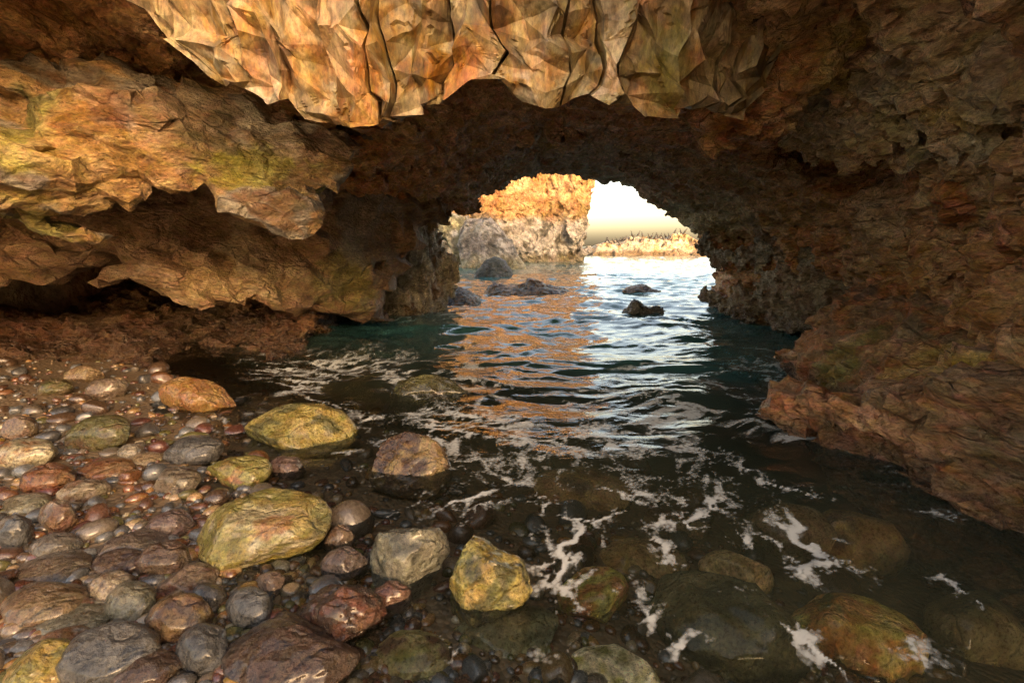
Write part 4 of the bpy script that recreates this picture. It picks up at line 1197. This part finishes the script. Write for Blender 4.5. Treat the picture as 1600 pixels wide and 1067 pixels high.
wts = np.array(COLW) / sum(COLW)
for i, (x, y, r, s) in enumerate(cob):
    cn = names[rs.choice(len(names), p=wts)]
    shp, me, sz = cob_mesh[rs.randint(len(cob_mesh))]
    o = bpy.data.objects.new("cobble", me)
    C.objects.link(o)
    o.location = (x, y, float(gz(np.array([x]), np.array([y]))[0]) + r * sz * 0.45)
    o.rotation_euler = (rs.uniform(-.35, .35), rs.uniform(-.35, .35), rs.uniform(0, 6.28))
    o.scale = (r, r, r * rs.uniform(0.85, 1.15))
    k = rs.uniform(0.42, 0.75)
    o.color = tuple(min(1, v * k) for v in COLN[cn]) + (1,)
    tag(o, near_label(x, y, r, cn, shp, seen), "cobble", "loose cobbles between the larger stones")
# pebbles between them: nobody could count these
PV, PQ = ICO[2]
VV, QQ, CC = [], [], []
cl = np.array([COLN[n] for n in names])
k = 0
while k < 4200:
    px_ = rs.uniform(-60, 1500); py_ = rs.uniform(570, 1090)
    q = at_z(px_, py_, -0.02)
    s = shore_s(q[0], q[1])
    if s > 0.5 and rs.rand() > 0.3: continue
    if q[1] > 6.2 or s > 2.6: continue
    r = float(np.clip(rs.lognormal(math.log(0.024), 0.45), 0.010, 0.05))
    z = float(ground_z(q[0], q[1])) + 0.0
    S = PV * (1 + 0.25 * rs.normal(size=3) * 0.5)[None] * np.array([r * rs.uniform(.8, 1.3), r * rs.uniform(.7, 1), r * rs.uniform(.45, .8)])
    a = rs.uniform(0, 6.28)
    S = S @ np.array([[math.cos(a), -math.sin(a), 0], [math.sin(a), math.cos(a), 0], [0, 0, 1]]).T
    VV.append(S + np.array([q[0], q[1], 0]))
    QQ.append(PQ + k * len(PV))
    CC.append(np.repeat(cl[rs.choice(len(cl), p=wts)][None] * rs.uniform(.5, .8), len(PV), 0))
    k += 1
VV = np.concatenate(VV)
zc = gz(VV[::len(PV), 0], VV[::len(PV), 1])
VV[:, 2] += np.repeat(zc, len(PV)) + 0.004
M_PEB = rock_material("pebble_rock", 4.0, (0.12, 0.35), 0.15, wet=False, coat=0.6)
peb = to_mesh("pebbles", VV, np.concatenate(QQ), M_PEB, np.concatenate(CC))
tag(peb, "wet brown and grey pebbles filling the gaps between the stones", kind="stuff")

# ------------------------------------------------------------------ water
wy = np.concatenate([np.geomspace(0.9, 26, 430), np.geomspace(26.8, 140, 100), np.geomspace(146, 12000, 60)])
wt = np.linspace(-1, 1, 560)
WX = wt[:, None] * (1.22 * wy[None] + 1.6)
WY = np.repeat(wy[None], len(wt), 0)
wp = np.stack([WX.ravel(), WY.ravel(), np.zeros(WX.size)], 1)
yv = wp[:, 1]
sv = shore_s(wp[:, 0], wp[:, 1])
warp2 = np.stack([fbm(wp * 0.5, 3, 701), fbm(wp * 0.5, 3, 702), np.zeros(len(wp))], 1)
amp = 0.010 + 0.04 * sstep(2.0, 4.6, yv) + 0.055 * sstep(4, 9.5, yv) + 0.05 * sstep(9, 40, yv) + 0.15 * sstep(60, 400, yv)
amp = amp * sstep(-0.6, 1.0, sv)
big = fbm((wp + warp2 * 0.8) * np.array([0.55, 1.25, 1]), 3, 705, 0.5) * 1.1
rid = fbm((wp + warp2 * 0.5) * np.array([1.3, 2.6, 1]), 4, 707, 0.5, ridged=True)
sm = fbm((wp + warp2) * np.array([2.6, 4.4, 1]), 3, 709, 0.5)
fade = 1 - sstep(25, 140, yv)
farw = fbm(wp * np.array([0.03, 0.12, 1]), 3, 711)
cross = fbm((wp @ np.array([[.8, .6, 0], [-.6, .8, 0], [0, 0, 1]]) + warp2 * 0.7) * np.array([0.9, 2.1, 1]), 3, 717, 0.5)
WZ = amp * (big * 0.7 + 0.38 * rid * fade + 0.55 * cross * fade + 0.3 * sm * fade) * (1 - sstep(60, 500, yv)) 
# swirls in the shallows
WZ += 0.008 * sstep(-0.4, 0.6, sv) * sstep(8, 4, yv) * fbm((wp + warp2 * 1.4) * np.array([2.2, 2.2, 1]), 4, 713, 0.5, ridged=True)
# foam streaks in world space
def seg_mask(pts, wpx):
    P = [at_z(a, b, 0)[:2] for a, b in pts]
    m = np.zeros(len(wp), np.float32)
    ns = len(P) - 1
    for i in range(ns):
        a, b = P[i], P[i + 1]
        mid_ = (pts[i][0] + pts[i + 1][0]) / 2, (pts[i][1] + pts[i + 1][1]) / 2
        w0 = at_z(mid_[0] - wpx / 2, mid_[1], 0)[0]
        w1 = at_z(mid_[0] + wpx / 2, mid_[1], 0)[0]
        w = (w1 - w0)
        x0, x1 = min(a[0], b[0]) - w * 3, max(a[0], b[0]) + w * 3
        y0, y1 = min(a[1], b[1]) - w * 3, max(a[1], b[1]) + w * 3
        idx = np.nonzero((FP[:, 0] > x0) & (FP[:, 0] < x1) & (FP[:, 1] > y0) & (FP[:, 1] < y1))[0]
        if not len(idx): continue
        e = b - a
        r_ = FP[idx, :2] - a
        t = np.clip((r_ @ e) / (e @ e + 1e-9), 0, 1)
        d = np.linalg.norm(r_ - t[:, None] * e, axis=1) / (w * 0.62)
        tt = (i + t) / ns
        m[idx] = np.maximum(m[idx], np.exp(-d * d * 1.6) * (0.35 + 0.65 * np.sin(np.pi * np.clip(tt * 0.9 + 0.05, 0, 1))))
    return m
near = yv < 14
FP = wp.copy()
FP[:, 0] += 0.10 * fbm(wp * 2.4, 4, 721) + 0.03 * fbm(wp * 9, 3, 723)
FP[:, 1] += 0.12 * fbm(wp * 2.4, 4, 722) + 0.04 * fbm(wp * 9, 3, 724)
FP[~near] = 1e6
streaks = [
 ([(890, 805), (908, 818), (868, 852), (882, 885), (872, 935), (888, 985), (852, 1012)], 24, 1), ([(1008, 832), (1050, 815), (1092, 803), (1112, 785), (1100, 758), (1084, 732)], 26, 1), ([(1010, 830), (1042, 858), (1004, 872)], 18, .9),
 ([(1222, 790), (1252, 822), (1244, 848), (1292, 882), (1322, 892)], 34, 1), ([(1158, 838), (1178, 868)], 14, .9), ([(1230, 882), (1252, 890), (1284, 934)], 16, .9), ([(990, 970), (1030, 955)], 22, 1),
 ([(1130, 935), (1200, 968), (1250, 1000), (1302, 1052)], 22, .95), ([(1042, 980), (1080, 1020), (1102, 1062)], 18, .9), ([(740, 702), (770, 738), (802, 752), (760, 782), (700, 800), (650, 830)], 24, .85),
 ([(540, 682), (562, 660), (602, 652)], 22, .9), ([(900, 640), (960, 700), (1040, 722)], 22, .9), ([(1110, 700), (1150, 730), (1222, 760), (1292, 778)], 14, .9), ([(480, 612), (520, 590), (562, 570), (622, 560), (662, 546)], 24, .9),
 ([(600, 652), (700, 640), (780, 662), (830, 640)], 20, .8), ([(1130, 562), (1200, 575), (1284, 562)], 34, .8), ([(1150, 548), (1230, 556), (1290, 552)], 24, .8), ([(690, 492), (760, 500), (842, 495)], 16, .9), ([(650, 480), (700, 480), (730, 472)], 14, .9),
 ([(1395, 788), (1500, 816), (1582, 832)], 12, .7), ([(1460, 895), (1502, 932)], 14, .9), ([(1385, 975), (1420, 1010), (1445, 1045)], 26, .7), ([(828, 760), (852, 792), (820, 780)], 20, .8), ([(800, 640), (830, 700), (800, 760)], 26, .7),
 ([(560, 850), (620, 800), (700, 770)], 14, .55), ([(700, 840), (760, 800), (840, 770)], 12, .6), ([(930, 770), (1000, 780), (1060, 770)], 14, .8), ([(850, 800), (930, 812), (1000, 800)], 12, .8), ([(880, 720), (990, 760), (1090, 740)], 12, .6),
 ([(960, 640), (1060, 690), (1180, 740)], 14, .7), ([(560, 560), (620, 590), (600, 620)], 14, .7), ([(430, 600), (490, 580), (570, 545), (640, 535)], 16, .7), ([(700, 620), (760, 600), (850, 590)], 16, .6), ([(600, 700), (640, 660), (700, 655)], 16, .6),
 ([(690, 970), (720, 1010), (700, 1050)], 16, .5), ([(1190, 960), (1240, 965), (1262, 985)], 12, .7), ([(350, 650), (365, 670), (385, 678)], 18, .8), ([(800, 905), (850, 880), (832, 905)], 12, .7), ([(950, 905), (975, 915), (990, 890)], 16, .7)]
foam = np.zeros(len(wp), np.float32)
halo = np.zeros(len(wp), np.float32)
for pts, w_, st in streaks:
    foam = np.maximum(foam, 0.95 * st * seg_mask(pts, w_ * 0.6))
    halo = np.maximum(halo, st * seg_mask(pts, w_ * 4.5))
brk = fbm((wp + warp2 * 0.6) * 3.6, 4, 741, 0.6)
foam = foam * (0.45 + 0.75 * sstep(-0.35, 0.25, brk))
lines = fbm((wp + 0.25 * warp2) * np.array([8.5, 6.0, 1]), 4, 743, 0.6, ridged=True)
foam = np.maximum(foam, halo * sstep(0.15, 0.7, lines) * 0.9)
# webs of bubbles swept along the channel
web = fbm((wp + warp2 * 0.9) * np.array([1.5, 1.1, 1]), 4, 731, 0.55, ridged=True)
zone = sstep(2.0, 3.6, yv) * sstep(8.5, 5.5, yv) * sstep(-0.2, 0.8, sv)
zone2 = sstep(8.5, 10, yv) * sstep(17, 13, yv) * sstep(1.5, -0.8, wp[:, 0])
fl = fbm((wp + warp2 * 1.1) * np.array([3.4, 8.0, 1]), 5, 745, 0.65, ridged=True)
foam = np.maximum(foam, sstep(0.15, 0.65, fl) * sstep(-0.2, 0.45, web) * (0.75 * zone + 0.75 * zone2))
mw, tW, NW, LW, BW = mat_new("sea_water")
NW.remove(BW)
out = NW["Material Output"]
tcw = NW.new("ShaderNodeTexCoord")
def bumpn(scale, det, strength, dist, strat):
    mp = NW.new("ShaderNodeMapping"); mp.inputs["Scale"].default_value = strat
    LW.new(tcw.outputs["Object"], mp.inputs[0])
    n = nz(NW, LW, mp.outputs[0], scale, det, 0.55, 0.6)
    b = NW.new("ShaderNodeBump"); b.inputs["Strength"].default_value = strength; b.inputs["Distance"].default_value = dist
    LW.new(n, b.inputs["Height"])
    return b
b1 = bumpn(3.5, 4, 0.35, 0.03, (0.8, 1.5, 1))
fr_ = NW.new("ShaderNodeFresnel"); fr_.inputs[0].default_value = 1.333
LW.new(b1.outputs[0], fr_.inputs["Normal"])
gl = NW.new("ShaderNodeBsdfGlossy"); gl.inputs["Roughness"].default_value = 0.08
gl.inputs["Color"].default_value = (1, 1, 1, 1)
LW.new(b1.outputs[0], gl.inputs["Normal"])
tr = NW.new("ShaderNodeBsdfTransparent"); tr.inputs[0].default_value = (0.97, 0.98, 0.95, 1)
df = NW.new("ShaderNodeBsdfDiffuse"); dep_ = NW.new("ShaderNodeAttribute"); dep_.attribute_name = "depth"
LW.new(mixc(NW, LW, mr(NW, LW, dep_.outputs["Fac"], 0.35, 1.0, 0, 1), (0.13, 0.145, 0.085, 1), (0.05, 0.15, 0.145, 1)), df.inputs[0])
murk = NW.new("ShaderNodeAttribute"); murk.attribute_name = "murk"
mx0 = NW.new("ShaderNodeMixShader")
LW.new(murk.outputs["Fac"], mx0.inputs[0]); LW.new(tr.outputs[0], mx0.inputs[1]); LW.new(df.outputs[0], mx0.inputs[2])
mx1 = NW.new("ShaderNodeMixShader")
LW.new(fr_.outputs[0], mx1.inputs[0]); LW.new(mx0.outputs[0], mx1.inputs[1]); LW.new(gl.outputs[0], mx1.inputs[2])
fo = NW.new("ShaderNodeAttribute"); fo.attribute_name = "foam"
n_a = nz(NW, LW, tcw.outputs["Object"], 22, 6, 0.65, 0.8)
vf = NW.new("ShaderNodeTexVoronoi"); vf.inputs["Scale"].default_value = 42
LW.new(tcw.outputs["Object"], vf.inputs["Vector"])
lace = math_(NW, LW, 'ADD', math_(NW, LW, 'MULTIPLY', n_a, 0.62), math_(NW, LW, 'MULTIPLY', vf.outputs["Distance"], 0.6))
th_ = math_(NW, LW, 'SUBTRACT', math_(NW, LW, 'MULTIPLY', fo.outputs["Fac"], 1.55), lace)
fm = math_(NW, LW, 'MULTIPLY', mr(NW, LW, th_, -0.08, 0.5, 0, 1), mr(NW, LW, fo.outputs['Fac'], 0.0, 1.0, 0.25, 0.75))
fd = NW.new("ShaderNodeBsdfDiffuse"); fd.inputs[0].default_value = (0.72, 0.74, 0.70, 1)
mx2 = NW.new("ShaderNodeMixShader")
LW.new(fm, mx2.inputs[0]); LW.new(mx1.outputs[0], mx2.inputs[1]); LW.new(fd.outputs[0], mx2.inputs[2])
LW.new(mx2.outputs[0], out.inputs["Surface"])
va = NW.new("ShaderNodeVolumeAbsorption")
va.inputs[0].default_value = (0.55, 0.5, 0.3, 1)
va.inputs[1].default_value = 0.55
LW.new(va.outputs[0], out.inputs["Volume"])
depth = np.clip(-ground_z(wp[:, 0], wp[:, 1]), 0, 3)
murk_v = np.clip(0.02 + 0.13 * sstep(0.08, 0.4, depth) * (0.7 + 0.6 * fbm(wp * np.array([1.4, 1.0, 1]), 4, 751)) + 0.67 * sstep(0.45, 1.5, depth), 0, 0.85)
water = to_mesh("sea_water", np.stack([wp[:, 0], wp[:, 1], WZ], 1), grid_quads(len(wt), len(wy)), mw, attrs={"foam": foam, "murk": murk_v, "depth": depth})
tag(water, "dark teal sea water with white foam streaks running through the cave", kind="structure")

# ------------------------------------------------------------------ seabirds on the island
def make_bird(lean, neck):
    bm = bmesh.new()
    def ring_tube(path, rad, seg=7):
        rings = []
        for i, (p, r) in enumerate(zip(path, rad)):
            a = Vector(path[min(i + 1, len(path) - 1)]) - Vector(path[max(i - 1, 0)])
            qd = a.to_track_quat('Z', 'Y')
            rings.append([bm.verts.new(Vector(p) + qd @ Vector((r * math.cos(6.2832 * j / seg), r * math.sin(6.2832 * j / seg), 0))) for j in range(seg)])
        for r0, r1 in zip(rings, rings[1:]):
            for j in range(seg):
                bm.faces.new((r0[j], r0[(j + 1) % seg], r1[(j + 1) % seg], r1[j]))
        bm.faces.new(rings[0][::-1]); bm.faces.new(rings[-1])
    L_ = lean
    # tail, body, neck, head and bill as one tapering figure
    path = [(-0.34, 0, 0.02), (-0.24, 0, 0.12), (-0.12, 0, 0.26), (0.0, 0, 0.42), (0.08 + L_ * .2, 0, 0.55), (0.10 + L_ * .3, 0, 0.66), (0.07 + L_ * .4, 0, 0.76 * neck + .04), (0.10 + L_ * .5, 0, 0.86 * neck + .02), (0.18 + L_ * .5, 0, 0.875 * neck + .02), (0.26 + L_ * .5, 0, 0.86 * neck + .02), (0.36 + L_ * .5, 0, 0.84 * neck + .02)]
    rad = [0.015, 0.05, 0.12, 0.135, 0.10, 0.055, 0.042, 0.045, 0.045, 0.018, 0.006]
    ring_tube(path, rad)
    for s in (-1, 1):
        ring_tube([(-0.02, s * 0.05, 0.26), (0.0, s * 0.06, 0.1), (0.01, s * 0.06, 0.0)], [0.035, 0.018, 0.02], 5)
        ring_tube([(0.0, s * 0.06, 0.01), (0.11, s * 0.07, 0.005)], [0.02, 0.025], 5)
        ring_tube([(0.03, s * 0.11, 0.50), (-0.08, s * 0.135, 0.32), (-0.24, s * 0.07, 0.08)], [0.04, 0.06, 0.012], 6)
    me = bpy.data.meshes.new("cormorant")
    bm.to_mesh(me); bm.free()
    for p in me.polygons: p.use_smooth = True
    return me
mbd, tb, Nb, Lb, Bb = mat_new("dark_plumage")
tcb = Nb.new("ShaderNodeTexCoord")
Lb.new(mixc(Nb, Lb, nz(Nb, Lb, tcb.outputs["Object"], 9, 4), (0.018, 0.015, 0.012, 1), (0.06, 0.05, 0.04, 1)), Bb.inputs["Base Color"])
Bb.inputs["Roughness"].default_value = 0.6
bird_me = [make_bird(0.0, 1.0), make_bird(0.12, 0.95), make_bird(-0.05, 0.9), make_bird(0.2, 0.85)]
for b in bird_me: b.materials.append(mbd)
bpy.context.view_layer.update()
dg = bpy.context.evaluated_depsgraph_get()
top_birds = [(988, 371), (998, 369), (1004, 369), (1015, 371), (1019, 372), (1028, 373), (1033, 373), (1040, 372), (1046, 372), (1055, 370), (1064, 368), (1071, 367)]
slope = [(947, 384), (951, 384), (956, 383), (959, 382), (964, 381), (968, 381), (972, 379), (975, 378), (978, 377), (984, 376), (1024, 378), (1036, 382), (1002, 382), (1045, 378), (1050, 380), (1037, 387), (990, 380), (967, 385)]
for i, (a, b) in enumerate(top_birds + slope):
    org = Vector((0, 0, H))
    hit = None
    for dy_ in range(0, 14):
        d = Vector(ray(a, b + dy_)).normalized()
        ok, loc, *_ = island.ray_cast(org, d)
        if ok:
            hit = loc
            break
    if hit is None: continue
    back = Vector((hit.x, hit.y + 0.25, hit.z + 3))
    ok, loc, *_ = island.ray_cast(back, Vector((0, 0, -1)))
    if ok and abs(loc.z - hit.z) < 0.8: hit = loc
    o = bpy.data.objects.new("cormorant", bird_me[i % 4])
    C.objects.link(o)
    o.location = hit - Vector((0, 0, 0.02))
    o.rotation_euler = (0, 0, rs.choice([0.3, -0.4, 2.8, 3.5, 0.0]) + rs.uniform(-.4, .4))
    sc_ = rs.uniform(1.0, 1.25)
    o.scale = (sc_,) * 3
    if i < len(top_birds): tag(o, "dark cormorant standing on the skyline of the rock island", "seabird", "cormorants along the island ridge")
    else: tag(o, "dark cormorant resting low on the slope of the rock island", "seabird", "cormorants on the island slope")
